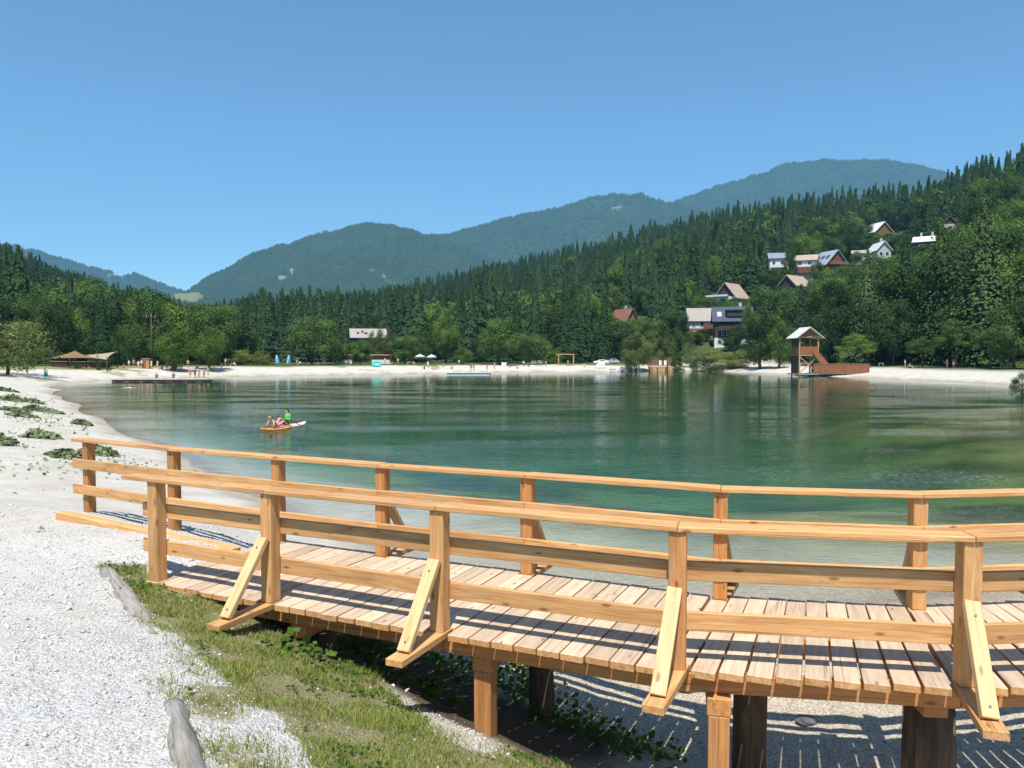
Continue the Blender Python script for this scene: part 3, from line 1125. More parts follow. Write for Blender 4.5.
# leafy ground plants in the shade under the bridge
sp = ground_hits([(360, 655), (420, 690), (505, 690), (540, 700), (600, 735), (470, 668), (560, 722), (395, 660), (450, 672), (520, 668), (640, 755), (300, 655)])
cs, ns_, ss_ = [], [], []
for q in sp:
    k = 95
    c = np.array(q) + np.stack([rng.normal(0, 0.22, k), rng.normal(0, 0.16, k), np.abs(rng.normal(0.05, 0.07, k))], 1)
    c[:, 2] = ground_z(c[:, 0], c[:, 1]) + np.abs(rng.normal(0.05, 0.06, k))
    cs.append(c)
    ns_.append(np.array([0, -.2, 1.0]) + rng.normal(0, .45, (k, 3)))
    ss_.append(rng.uniform(0.035, 0.085, k))
V, Fq = leaf_quads(np.vstack(cs), np.vstack(ns_), np.concatenate(ss_))
tag(link("shade_plants", arr_mesh("shade_plants", V, Fq, [M["shade_leaf"]], tint=rng.random(len(Fq)))), "low dark green leafy weeds growing in the shade under the footbridge", "weeds", kind="stuff")


# ------------------------------------------------------------------ beach plants on the left
def plant_clump(px, py, wpx, hpx, label, mat="beach_leaf"):
    p = ghit(px, py)
    s = p.y / F
    w, hh = wpx * s / 2, max(hpx * s, 0.12)
    k = int(260 + 5 * wpx)
    a = rng.uniform(0, 6.28, k)
    r = np.sqrt(rng.random(k))
    lump = 0.6 + 0.4 * np.sin(a * 3 + px) * np.cos(a * 2 + py)
    x = np.cos(a) * r * w * lump * 1.25
    y = np.sin(a) * r * w * 0.9 * lump * 1.25
    z = hh * (1 - r ** 2 * 0.8) * rng.uniform(0.25, 1.0, k) * (0.5 + 0.7 * vnoise(x / w * 2 + px, y / w * 2))
    gz_ = ground_z(p.x + x, p.y + y) - p.z
    cen = np.stack([x, y, gz_ + z], 1)
    nrm = np.stack([x / w * .7, y / w * .7 - .15, np.ones(k) * 0.9], 1) + rng.normal(0, .45, (k, 3))
    V, Fq = leaf_quads(cen, nrm, rng.uniform(0.09, 0.2, k) * (0.6 + p.y / 60))
    o = link("beach_plant", arr_mesh("beach_plant", V, Fq, [M[mat]], tint=rng.random(k)))
    o.location = p
    return tag(o, label, "plant", "green plants growing on the gravel beach")


plant_clump(38, 438, 42, 10, "rounded green plant clump standing alone on the left beach gravel")
plant_clump(62, 457, 42, 9, "leafy clump left of the first lakeside railing post")
plant_clump(97, 455, 44, 12, "leafy clump directly behind the first lakeside railing post")
plant_clump(83, 425, 22, 8, "small green tuft on the beach close to the water edge")
plant_clump(0, 445, 30, 12, "green clump cut off by the left picture edge")
plant_clump(10, 411, 30, 6, "sparse green clump on the beach near the left picture edge, third row back")
plant_clump(21, 417, 30, 6, "silvery green clump below the long plant strip on the beach")
plant_clump(34, 411, 26, 7, "middle clump of the long plant strip on the left beach")
plant_clump(52, 413, 26, 6, "end clump of the long plant strip nearest the water")
plant_clump(12, 401, 34, 6, "dull green clump at the far upper end of the beach plant strip")
plant_clump(32, 403, 26, 5, "flat dull clump behind the middle of the beach plant strip")
plant_clump(2, 391, 26, 4, "farthest flat clump on the beach at the left picture edge")


# thin scattered greens between the clumps on the beach
cs, ss_ = [], []
for q, sp_, k in zip(ground_hits([(20, 412), (45, 420), (12, 430), (30, 447), (75, 462), (110, 462), (95, 430), (60, 408), (5, 398), (20, 465)]), (3.5, 3.0, 3.0, 2.2, 1.8, 1.6, 2.0, 4, 6, 1.5), (420, 260, 260, 200, 200, 160, 120, 300, 300, 90)):
    x = q.x + rng.normal(0, sp_, k)
    y = q.y + rng.normal(0, sp_ * 1.3, k)
    ok_ = (poly_sd(LAKE, x, y) > 1.5) & (fbm(x * .9, y * .9, 3, 2) > .46)
    x, y = x[ok_], y[ok_]
    cs.append(np.stack([x, y, ground_z(x, y) + rng.uniform(.01, .07, len(x))], 1))
    ss_.append(rng.uniform(.05, .13, len(x)) * (0.6 + q.y / 60))
cs, ss_ = np.vstack(cs), np.concatenate(ss_)
V, Fq = leaf_quads(cs, np.array([0, -.25, 1.0]) + rng.normal(0, .4, (len(cs), 3)), ss_)
tag(link("beach_greens", arr_mesh("beach_greens", V, Fq, [M["beach_leaf"]], tint=rng.random(len(Fq)))), "thin scattered greenery between the plant clumps on the left beach", "ground cover", kind="stuff")

# ------------------------------------------------------------------ far mountains
M["mountain"] = None
m = N("mountain_forest")
pos = m.n("NewGeometry").outputs["Position"]
a1 = m.noise(pos, 0.004, 4, 0.6)
a2 = m.noise(pos, 0.05, 3, 0.6)
c = m.mix(m.ramp(a2, (0.3, 0.0), (0.7, 1.0)), (0.022, 0.044, 0.020), (0.034, 0.060, 0.026))
c = m.mix(m.ramp(a1, (0.45, 0.0), (0.7, 0.5)), c, (0.05, 0.085, 0.03))
c = m.mix(m.attr("meadow"), c, (0.15, 0.18, 0.08))
c = m.mix(m.attr("rock"), c, (0.20, 0.20, 0.185))
m.principled(c, 1.0, 0.1, m.bump(a2, 1.0, 12.0))
M["mountain"] = m.m


def mountain(name, prof, foot, back, label, seed, spur=90.0, nu=260, nv=70, ntree=5000, treeh=19, meadows=(), rocks=(), z0=0.0):
    """ridge profile rows: picture x, picture y, distance of the ridge"""
    P = np.array(prof, float)
    px = np.linspace(P[0, 0], P[-1, 0], nu)
    ry = np.interp(px, P[:, 0], P[:, 1])
    R = np.interp(px, P[:, 0], P[:, 2])
    Zr = CAMZ + (356 - ry) / F * R - treeh * 0.7
    Zr = Zr + (fbm(px / 9 + seed, px * 0 + 1, 3, seed) - 0.5) * 2 * R * 2.2 / F

    def surf(pxv, s):
        Rv = np.interp(pxv, px, R)
        Zv = np.interp(pxv, px, Zr)
        Yd = np.where(s <= 1, foot + (Rv - foot) * s, Rv + (s - 1) * back)
        Xd = (pxv - 512) / F * Yd
        up = np.where(s <= 1, np.clip(s, 0, 1) ** 1.15, 1 - 0.55 * (np.clip(s - 1, 0, 1)) ** 1.3)
        n = np.abs(fbm(Xd / 620 + seed, Yd / 1500 + seed, 4, seed) - 0.5) * 2
        env = np.clip(s * (1.0 - s), 0, 1) * 4
        z = z0 + (Zv - z0) * up + (n - 0.45) * spur * env
        # foothold at the bottom
        return Xd, Yd, z

    S = np.concatenate([np.linspace(0, 1, nv), np.linspace(1, 2, 14)[1:]])
    pu, ps = np.meshgrid(px, S)
    Xd, Yd, Zd = surf(pu.ravel(), ps.ravel())
    V = np.stack([Xd, Yd, Zd], 1)
    nn = len(S)
    i, j = np.meshgrid(np.arange(nn - 1), np.arange(nu - 1), indexing="ij")
    fq = np.stack([i * nu + j, i * nu + j + 1, (i + 1) * nu + j + 1, (i + 1) * nu + j], -1).reshape(-1, 4)
    me = arr_mesh(name, V, fq, [M["mountain"]], smooth=True)
    # openings, placed on the slope itself
    md, rk = np.zeros(len(V)), np.zeros(len(V))
    ppx, ppy = px_of(V[:, 0], V[:, 1]), 356 - F * (V[:, 2] - CAMZ) / V[:, 1]
    w = (fbm(V[:, 0] / 60, V[:, 1] / 60, 3, 1) - 0.5) * 0.9
    for (x, y, a, b) in meadows:
        md = np.maximum(md, 1 - sm(0.8, 1.15, np.hypot((ppx - x) / a, (ppy - y) / b) + w))
    for (x, y, a, b) in rocks:
        rk = np.maximum(rk, 1 - sm(0.7, 1.2, np.hypot((ppx - x) / a, (ppy - y) / b) + w * 1.3))
    front = ps.ravel() <= 1.0
    vattr(me, "meadow", md * front)
    vattr(me, "rock", rk * front)
    o = link(name, me)
    tag(o, label, "mountain", kind="structure")
    if ntree:
        tp = rng.uniform(px[0], px[-1], ntree)
        ts = np.concatenate([rng.random(int(ntree * .86)) ** 0.8, rng.uniform(0.985, 1.03, ntree - int(ntree * .86))])
        X_, Y_, Z_ = surf(tp, ts)
        qx, qy = px_of(X_, Y_), 356 - F * (Z_ - CAMZ) / Y_
        keep = np.ones(ntree, bool)
        for (x, y, a, b) in list(meadows) + list(rocks):
            keep &= np.hypot((qx - x) / a, (qy - y) / b) > 1.0
        X_, Y_, Z_ = X_[keep], Y_[keep], Z_[keep]
        k = len(X_)
        h_ = treeh * rng.uniform(0.6, 1.25, k)
        w_ = h_ * rng.uniform(0.34, 0.6, k)
        an = np.arange(5) * 2 * np.pi / 5
        ring = np.stack([np.cos(an), np.sin(an), np.zeros(5)], 1)
        Vt = np.concatenate([ring[None] * np.stack([w_, w_, h_], 1)[:, None, :] * rng.uniform(0.7, 1.3, (k, 5, 1)), np.stack([0 * h_, 0 * h_, h_], 1)[:, None, :]], 1)
        Vt = Vt + np.stack([X_, Y_, Z_ - 1.5], 1)[:, None, :]
        ft = np.array([(q, (q + 1) % 5, 5) for q in range(5)])
        Ft = (ft[None] + (np.arange(k) * 6)[:, None, None]).reshape(-1, 3)
        t = np.repeat(np.clip(rng.normal(0.5, 0.12, k), 0, 1), 5)
        return Vt.reshape(-1, 3), Ft, t
    return None


mt_parts = []
RID_A = [(60, 372, 3300), (120, 345, 3300), (150, 325, 3300), (183, 296, 3350), (198, 284, 3350), (215, 274, 3400), (240, 262, 3450), (262, 251, 3500), (282, 245, 3500), (300, 241, 3500), (320, 234, 3550), (345, 228, 3600), (368, 224, 3600), (392, 225, 3600),
         (405, 229, 3600), (425, 234, 3550), (445, 240, 3500), (475, 252, 3450), (510, 268, 3400), (550, 290, 3300), (600, 318, 3200), (640, 345, 3100)]
RID_B = [(300, 300, 4300), (360, 262, 4300), (400, 240, 4300), (430, 235, 4300), (452, 234, 4300), (466, 229, 4350), (482, 224, 4350), (505, 218, 4400), (530, 213, 4400), (552, 210, 4400), (575, 203, 4450), (600, 196, 4450), (625, 195, 4450), (642, 195, 4450), (655, 199, 4450),
         (668, 202, 4450), (690, 206, 4400), (720, 216, 4300), (760, 232, 4200), (800, 252, 4100), (850, 280, 4000)]
RID_C = [(560, 262, 5200), (600, 236, 5200), (640, 215, 5200), (672, 202, 5200), (690, 195, 5200), (712, 188, 5200), (735, 181, 5200), (752, 177, 5200), (768, 171, 5250), (785, 165, 5250), (805, 162, 5250), (825, 161, 5250), (860, 161, 5250), (890, 163, 5250), (912, 166, 5200),
         (930, 170, 5200), (948, 176, 5150), (975, 186, 5100), (1020, 205, 5000), (1080, 235, 4900)]
RID_D = [(-160, 262, 4600), (-80, 250, 4600), (0, 243, 4600), (18, 246, 4600), (40, 250, 4600), (62, 258, 4600), (85, 264, 4600), (105, 270, 4600), (112, 269.5, 4600), (120, 277, 4600), (128, 274, 4600), (135, 273, 4600), (146, 276, 4600), (160, 281, 4600), (178, 288, 4600), (200, 298, 4550), (240, 318, 4500), (300, 350, 4400)]
RID_E = [(90, 330, 2300), (130, 312, 2300), (155, 301, 2300), (168, 294, 2300), (182, 290, 2300), (200, 290, 2300), (208, 293, 2300), (225, 302, 2250), (250, 316, 2200), (300, 338, 2100)]
mt_parts.append(mountain("mountain", RID_C, 3300, 700, "highest blue green wooded mountain behind on the right with a long flat top", 3, 120, ntree=15000,
                         meadows=[], rocks=[]))
mt_parts.append(mountain("mountain", RID_B, 2700, 600, "middle wooded mountain ridge between the left hump and the highest mountain", 1, 110, ntree=12000, meadows=[(617, 209, 6, 1.2)]))
mt_parts.append(mountain("mountain", RID_A, 1900, 600, "left hump shaped wooded mountain with small rock scars", 2, 90, ntree=15000, treeh=17,
                         meadows=[(391, 283, 8, 1.5), (372, 271, 3, 1.2)], rocks=[(283, 278, 5, 2.5), (293, 272, 2, 4), (242, 280, 3, 1.5), (384, 276, 1.6, 3.5)]))
mt_parts.append(mountain("mountain", RID_D, 3400, 700, "distant blue mountain ridge sloping down from the left picture edge", 4, 70, ntree=6000, treeh=18,
                         meadows=[(116, 276, 6, 2)]))
mt_parts.append(mountain("mountain", RID_E, 1500, 400, "low green meadow hill in the gap between the mountains", 5, 15, nu=120, nv=40, ntree=500, treeh=14,
                         meadows=[(190, 296, 17, 5.5)]))
Vs, Fs, Ts, off = [], [], [], 0
for pr in mt_parts:
    Vs.append(pr[0]); Fs.append(pr[1] + off); Ts.append(pr[2]); off += len(pr[0])
tag(link("mountain_forest", arr_mesh("mountain_forest", np.vstack(Vs), np.vstack(Fs), [M["far_needle"]], tint=np.concatenate(Ts))),
    "dense conifer forest covering the far mountains", "forest", kind="stuff")


# ------------------------------------------------------------------ tree prototypes (unit height, unit width)
def trunk_arrays(r0, top, lean=0.0, seg=7, limbs=()):
    bm = bmesh.new()
    n = 6
    pts = [(lean * (i / (n - 1)) ** 2 * .2 + .01 * math.sin(i * 2.1), .01 * math.cos(i * 1.7), -0.03 + (top + .03) * i / (n - 1)) for i in range(n)]
    add_tube(bm, pts, [r0 * (1.25 if i == 0 else 1 - 0.75 * i / (n - 1)) for i in range(n)], seg)
    for (z, a, L, up) in limbs:
        d = Vector((math.cos(a) * L, math.sin(a) * L, up))
        p = Vector((0, 0, z))
        add_tube(bm, [p, p + d * 0.5 + Vector((0, 0, up * .1)), p + d], [r0 * .5, r0 * .32, r0 * .12], 5)
    return bm


def crown_broad(nb, per, seed, base=0.16, rx=0.5, leaf=0.036, shape="round", blob=(0.10, 0.19), open_=0.0):
    g = np.random.default_rng(seed)
    cen, nor, tin = [], [], []
    zc, rz = (base + 1) / 2, (1 - base) / 2
    k = 0
    while k < nb:
        d = g.normal(0, 1, 3)
        d /= np.linalg.norm(d)
        f = g.uniform(0.42, 0.86) ** 0.8
        p = d * f
        if shape == "tall" and abs(p[2]) > 0.2:
            p[:2] *= 0.8
        if shape == "umb" and p[2] < -0.25:
            continue
        q = np.array([p[0] * rx, p[1] * rx, zc + p[2] * rz])
        br = g.uniform(*blob)
        n = int(per * (br / 0.15) ** 2)
        nv = g.normal(0, 1, (n, 3))
        nv /= np.linalg.norm(nv, axis=1, keepdims=True)
        rad = br * g.uniform(0.55, 1.12, n) * (1 + 0.18 * np.sin(nv[:, 0] * 5 + k) * np.cos(nv[:, 2] * 4))
        c = q + nv * rad[:, None] * np.array([1.05, 1.05, 0.82 if shape != "umb" else 0.45])
        cen.append(c)
        out = nv * 0.95 + np.array([0, 0, 0.30]) + g.normal(0, .24, (n, 3))
        nor.append(out)
        tin.append(np.clip(g.normal(0.5, 0.17) + g.normal(0, .09, n), 0, 1))
        k += 1
    cen, nor, tin = np.vstack(cen), np.vstack(nor), np.concatenate(tin)
    if open_:
        kp = g.random(len(cen)) > open_
        cen, nor, tin = cen[kp], nor[kp], tin[kp]
    kp = cen[:, 2] > base * 0.55
    cen, nor, tin = cen[kp], nor[kp], tin[kp]
    V, Fq = leaf_quads(cen, nor, leaf * g.uniform(0.6, 1.5, len(cen)), 0.8)
    return V, Fq, tin


def crown_spruce(levels, nbr, per, seed, base=0.05, leaf=0.05, power=0.9, droop=0.10, squash=0.5, inner=22, shell=(0.42, 0.74)):
    g = np.random.default_rng(seed)
    cen, nor, tin, siz = [], [], [], []
    for i in range(levels):
        f = i / (levels - 1)
        z = base + (0.985 - base) * f ** 0.92
        L0 = 0.5 * (1 - (z - base) / (1 - base)) ** power + 0.012
        if f < 0.12:
            L0 *= 0.75 + f * 2
        nb = max(4, int(round(nbr * (0.5 + 0.6 * (1 - f)))))
        a0 = g.uniform(0, 6.28)
        lt = g.normal(0.5, 0.12)
        for b in range(nb):
            a = a0 + 6.283 * b / nb + g.normal(0, .2)
            L = L0 * g.uniform(0.68, 1.18)
            n = max(2, int(per * (0.35 + 0.65 * L / 0.5)))
            t = (np.arange(n) + g.uniform(0.2, 0.9, n)) / n
            t = 0.12 + 0.9 * t
            r = L * t
            sw = g.normal(0, 0.022, n) * (0.4 + t)
            x = np.cos(a) * r - np.sin(a) * sw * 2
            y = np.sin(a) * r + np.cos(a) * sw * 2
            zz = z - droop * L * 2 * (t ** 1.5) + droop * 0.9 * L * np.clip(t - 0.7, 0, 1) * 2 + g.normal(0, 0.006, n)
            cen.append(np.stack([x, y, zz], 1))
            nor.append(np.stack([np.cos(a) * .75 + g.normal(0, .25, n), np.sin(a) * .75 + g.normal(0, .25, n), 0.65 + g.normal(0, .2, n)], 1))
            tin.append(np.clip(lt + 0.32 * (t - 0.5) + g.normal(0, .12, n), 0, 1))  # branch tips tinted lighter, sunlit ends put into the colour
            siz.append(leaf * (0.55 + 0.75 * L0 / 0.5) * g.uniform(0.7, 1.4, n) * (1.15 - 0.5 * t))
    cen, nor, tin, siz = np.vstack(cen), np.vstack(nor), np.concatenate(tin), np.concatenate(siz)
    V, Fq = leaf_quads(cen, nor, siz, 0.75)
    # trees are taller than wide: flatten leaf height, it is scaled up later
    d = V.reshape(-1, 4, 3)
    c = d.mean(1, keepdims=True)
    d = c + (d - c) * np.array([1, 1, squash])
    V = d.reshape(-1, 3)
    # dense inner shell of tilted facets so the middle of the tree is closed
    m_ = inner
    zz = base + (0.99 - base) * (np.arange(m_) / m_) ** 0.9
    iv, it = [], []
    for q in range(m_):
        L0 = 0.5 * (1 - (zz[q] - base) / (1 - base)) ** power + 0.012
        hh = (1 - base) / m_ * 2.1
        k6 = 7
        for b in range(k6):
            a0 = 6.283 * b / k6 + q * 1.7 + g.normal(0, .15)
            a1 = a0 + 6.283 / k6 * 1.25
            r0 = L0 * g.uniform(*shell)
            r1 = L0 * g.uniform(*shell)
            rt = L0 * 0.22
            iv.append([(math.cos(a0) * r0, math.sin(a0) * r0, zz[q] - g.uniform(0, .4) * hh), (math.cos(a1) * r1, math.sin(a1) * r1, zz[q] - g.uniform(0, .4) * hh),
                       (math.cos(a1) * rt, math.sin(a1) * rt, min(zz[q] + hh, 1.0)), (math.cos(a0) * rt, math.sin(a0) * rt, min(zz[q] + hh, 1.0))])
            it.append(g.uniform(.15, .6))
    iv = np.array(iv).reshape(-1, 3)
    Fi = np.arange(len(iv)).reshape(-1, 4) + len(V)
    return np.vstack([V, iv]), np.vstack([Fq, Fi]), np.concatenate([tin, np.array(it)])


def crown_mesh(name, arr, mat):
    return arr_mesh(name, arr[0], arr[1], [mat], tint=arr[2])


LIMBS = [(0.22, 0.5, 0.22, 0.2), (0.28, 2.4, 0.25, 0.22), (0.33, 4.3, 0.22, 0.25), (0.42, 1.3, 0.2, 0.22), (0.45, 3.5, 0.18, 0.25), (0.5, 5.4, 0.16, 0.2)]
TR_B = bm_mesh("broadleaf_trunk", trunk_arrays(0.028, 0.72, 0.1, 8, LIMBS), M["bark"])
TR_S = bm_mesh("spruce_trunk", trunk_arrays(0.03, 0.9, 0.0, 7), M["bark"])
CR = {}
for i in range(4):
    CR["round%d" % i] = crown_broad(32, 330, 10 + i, base=0.05, leaf=0.027, blob=(0.10, 0.20))
for i in range(2):
    CR["tall%d" % i] = crown_broad(34, 300, 20 + i, base=0.04, shape="tall", leaf=0.026)
for i in range(2):
    CR["loose%d" % i] = crown_broad(48, 210, 30 + i, base=-0.02, leaf=0.024, blob=(0.08, 0.16), open_=0.12)
for i in range(2):
    CR["umb%d" % i] = crown_broad(36, 220, 40 + i, base=0.14, leaf=0.026, shape="umb", blob=(0.10, 0.18))
for i in range(2):
    CR["bush%d" % i] = crown_broad(30, 240, 50 + i, base=-0.25, leaf=0.030, blob=(0.12, 0.20))
for i in range(3):
    CR["spruce%d" % i] = crown_spruce(34, 11, 9, 60 + i)
for i in range(2):
    CR["fir%d" % i] = crown_spruce(46, 13, 13, 70 + i, base=0.03, leaf=0.042, power=0.8, droop=0.08, inner=34, shell=(0.35, 0.6))
_cm = {}


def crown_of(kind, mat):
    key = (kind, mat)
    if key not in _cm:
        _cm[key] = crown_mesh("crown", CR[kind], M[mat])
    return _cm[key]


placed_trees = []   # (px0, px1, ytop, Y)


def tree(kind, mat, px, ytop, ybase, wpx, label, cat="tree", name=None, Y=None, group=None, dy=0.0):
    """a tree whose foot and top are seen at these picture points"""
    if Y is None:
        p = ghit(px, ybase)
    else:
        p = at_y(px, ybase, Y)
        p.z = gz(p.x, p.y)
    h = (ybase - ytop) / F * p.y if Y is None else CAMZ + (356 - ytop) / F * p.y - p.z
    w = wpx / F * p.y
    nm = name or ("spruce_tree" if kind.startswith(("spruce", "fir")) else "shrub" if kind.startswith("bush") else "broadleaf_tree")
    e = empty(nm, p, random.uniform(0, 6.28), label, cat, group)
    c = link("crown", crown_of(kind, mat), e)
    c.scale = (w, w, h)
    if not kind.startswith("bush"):
        t = link("trunk", TR_S if kind.startswith(("spruce", "fir")) else TR_B, e)
        t.scale = (h * 0.8, h * 0.8, h)
    placed_trees.append((px - wpx / 2, px + wpx / 2, ytop, p.y, ybase))
    return e


# --- left shore
tree("loose0", "leaf_willow", 8, 312, 372, 96, "grey green willow like tree at the left picture edge overhanging the beach", Y=112)
tree("loose1", "leaf_willow", -24, 322, 372, 60, "pale willow like tree cut off by the left picture edge", Y=106)
tree("round0", "leaf_dark", 56, 300, 366, 50, "dark round broadleaf tree rising behind the left part of the tan sail canopy", Y=152)
tree("round1", "leaf_mid", 33, 296, 366, 50, "mid green broadleaf tree between edge willow and dark tree by the canopy", Y=160)
tree("round2", "leaf_bright", 74, 304, 366, 38, "bright green broadleaf tree peeping over the sail canopy", Y=172)
tree("fir0", "needle", 103, 291, 366, 38, "dark pointed spruce directly behind the cream sail", Y=156)
tree("tall0", "leaf_mid", 150, 286, 366, 52, "tallest broadleaf tree on the left shore", Y=172)
tree("loose0", "leaf_mid", 128, 318, 366, 34, "loose crowned tree between the dark spruce and the tallest left tree", Y=166)
tree("tall1", "leaf_willow", 186, 305, 366, 44, "grey green tree leaning out behind the two bright young trees", Y=185)
tree("tall0", "leaf_bright", 173, 326, 364.5, 40, "left one of two bright young trees behind the dock", Y=150)
tree("tall1", "leaf_bright", 209, 324, 364.5, 40, "right one of two bright young trees behind the dock", Y=157)
tree("round3", "leaf_mid", 241, 322, 364, 38, "round tree above the yellow green hedge like shrub", Y=215)
tree("round1", "leaf_mid", 222, 308, 364, 46, "broad tree behind the two bright young trees", Y=240)
tree("bush0", "leaf_olive", 239, 348, 365.5, 34, "yellow green shrub on the shore right of the bright young trees", cat="shrub", Y=182)
tree("bush1", "leaf_olive", 259, 351, 365.5, 28, "lower yellow green shrub next to the blue boards", cat="shrub", Y=184)
for (px, yt, w, l, Y) in [(264, 293, 24, "first spruce of the dark group left of the big round tree", 236), (281, 291, 24, "second spruce of the dark group left of the big round tree", 248), (296, 296, 22, "third spruce of the dark group left of the big round tree", 240),
                       (331, 294, 24, "spruce rising behind the big round shore tree", 255), (350, 297, 22, "spruce left behind the hotel roof", 275), (251, 300, 18, "slim spruce at the left end of the dark group", 252)]:
    tree("spruce%d" % (px % 3), "needle", px, yt, 363, w, l, Y=Y)
tree("round0", "leaf_mid", 312, 316, 366, 54, "big round broadleaf tree on the beach left of the hotel", Y=190)
tree("round2", "leaf_mid", 336, 338, 364.5, 24, "small tree half behind the big round beach tree", Y=205)
tree("round1", "leaf_bright", 360, 340, 365, 27, "small bright round tree in front of the hotel", Y=197)
tree("loose1", "leaf_willow", 384, 326, 364, 24, "thin grey green tree right of the hotel front", Y=212)
tree("loose0", "leaf_mid", 376, 327, 364, 18, "thin tree standing right before the hotel front", Y=232)
tree("round3", "leaf_mid", 405, 331, 365, 34, "rounded olive green tree left of the white parasols", Y=208)
tree("tall1", "leaf_bright", 446, 311, 364, 30, "tall pale green tree behind the right white parasol", Y=222)
tree("loose1", "leaf_mid", 423, 325, 364, 28, "loose tree behind the left white parasol", Y=226)
tree("round2", "leaf_bright", 463, 346, 365, 20, "small bright tree on the shore just left of the jetty people", Y=205)
tree("round0", "leaf_mid", 499, 317, 365, 46, "large round tree on the shore right of the jetty", Y=212)
tree("round3", "leaf_mid", 530, 328, 365, 42, "round tree left of the wooden swing frame", Y=216)
tree("loose0", "leaf_dark", 480, 335, 364, 26, "grey dark leaved tree behind the jetty people", Y=232)
tree("bush1", "leaf_bright", 553, 348, 364, 22, "bright bush behind the wooden swing frame", cat="shrub", Y=222)
tree("fir1", "needle", 573, 280, 364, 38, "tall dark spruce behind the swing frame", Y=232)
tree("fir0", "needle", 604, 292, 364, 36, "dark spruce behind the parked white car", Y=240)
tree("spruce1", "needle", 588, 286, 364, 26, "spruce between the two tallest dark spruces on the far shore", Y=246)
tree("round2", "leaf_willow", 636, 329, 369, 34, "grey green willow standing at the water right of the boulders", Y=203)
tree("round1", "leaf_mid", 675, 308, 352, 33, "dense round tree left of the lower dark house", Y=232)
tree("loose0", "leaf_willow", 663, 333, 360, 28, "loose grey green shrub tree behind the brown boardwalk", Y=222)
tree("bush0", "leaf_mid", 677, 350, 368, 16, "dark small bush on the bank right of the boardwalk", cat="shrub", Y=206)
tree("loose1", "leaf_willow", 690, 340, 364, 26, "loose grey bush under the lower houses", cat="shrub", name="shrub", Y=210)
tree("bush1", "leaf_olive", 718, 350, 365, 40, "yellow green shrub below the white basement wall", cat="shrub", Y=200)
tree("bush0", "leaf_olive", 737, 349, 365, 26, "yellow green shrub right of the white basement wall", cat="shrub", Y=198)
tree("bush0", "leaf_willow", 700, 349, 366, 24, "dry reed like bush at the water below the houses", cat="shrub", Y=201)
tree("round3", "leaf_dark", 760, 300, 367, 40, "dark broadleaf tree left of the wooden tower", Y=188)
tree("tall0", "leaf_mid", 779, 316, 367, 30, "mid green tree directly behind the wooden tower", Y=184)
tree("fir0", "needle_mid", 800, 284, 368, 40, "spruce standing above the wooden tower roof", Y=196)
tree("round2", "leaf_dark", 826, 292, 368, 40, "dark leaved tree behind the tower stairs", Y=184)
tree("umb0", "leaf_bright", 858, 333, 371, 40, "light green layered small tree behind the boarded ramp", Y=160)
tree("fir1", "needle_light", 866, 250, 370, 56, "broad spruce rising behind the layered small tree", Y=176)
tree("round0", "leaf_dark", 893, 300, 371, 46, "dark broadleaf tree at the back of the right beach", Y=166)
tree("fir0", "needle_mid", 903, 234, 371, 58, "tall spruce left of the tallest right hand spruce", Y=172)
tree("fir1", "needle_light", 938, 218, 371, 74, "wide spruce at the middle of the right beach", Y=164)
tree("umb1", "leaf_mid", 922, 334, 371, 32, "layered low tree at the edge of the right beach", Y=152)
tree("fir0", "needle_light", 982, 198, 374, 92, "tallest spruce on the right shore", Y=150)
tree("umb0", "leaf_mid", 956, 318, 373, 40, "layered tree with drooping light branches below the tallest spruce", Y=146)
tree("round1", "leaf_mid", 1013, 300, 376, 58, "bright broadleaf tree at the right picture edge behind the beach", Y=132)
tree("fir1", "needle_light", 1032, 205, 375, 80, "spruce cut off by the right picture edge", Y=152)
tree("umb1", "leaf_mid", 990, 322, 374, 34, "layered tree over the shaded part of the right beach", Y=140)
tree("round2", "leaf_dark", 1052, 270, 378, 60, "dark tree just outside the right picture edge", Y=128)
tree("loose0", "leaf_mid", 1022, 368, 402, 26, "leafy bush reaching into the picture at the right edge over the water", cat="shrub", name="shrub", Y=74)
# trees standing between the hillside houses
tree("tall0", "leaf_mid", 790, 244, 284, 15, "slim tree between the tall white house and the red balcony house", Y=ghit(790, 284).y)
tree("round1", "leaf_mid", 857, 252, 276, 18, "round tree between the chalet and the long grey house", Y=ghit(857, 276).y)
tree("tall1", "leaf_mid", 903, 238, 268, 20, "tree right of the white roofed grey house", Y=ghit(903, 268).y)
tree("round0", "leaf_mid", 818, 262, 284, 16, "round tree below the chalet and red balcony house", Y=ghit(818, 284).y)
tree("spruce0", "needle_mid", 769, 292, 322, 14, "small spruce above the dark broadleaf tree by the tower", Y=ghit(769, 322).y)
tree("tall1", "leaf_mid", 750, 300, 348, 20, "tree hugging the right end of the lower dark house", Y=ghit(752, 346).y - 3)
tree("tall0", "leaf_mid", 700, 288, 312, 16, "tree left of the tan roofed house", Y=ghit(700, 312).y)
# a dead branchy grey trunk
tree("round3", "leaf_dark", 738, 318, 366, 22, "narrow dark leaved tree between the shrubs and the dark tree by the tower", Y=214)

# ------------------------------------------------------------------ forest on the slopes
HOUSES_PX = [  # x0, x1, y0, y1 as seen, kept clear of nearer trees
    (712, 757, 303, 346), (688, 716, 306, 338), (703, 743, 281, 306), (773, 802, 275, 292), (768, 790, 251, 276), (793, 817, 252, 281), (818, 853, 250, 273),
    (853, 880, 247, 264), (873, 895, 238, 262), (869, 898, 223, 239), (913, 944, 235, 250), (943, 957, 213, 232), (623, 642, 306, 324), (351, 386, 322, 350)]
HOUSE_D = []
for (x0, x1, y0, y1) in HOUSES_PX:
    HOUSE_D.append(ghit((x0 + x1) / 2, y1).y)
HOUSE_D[-1] = 258.0

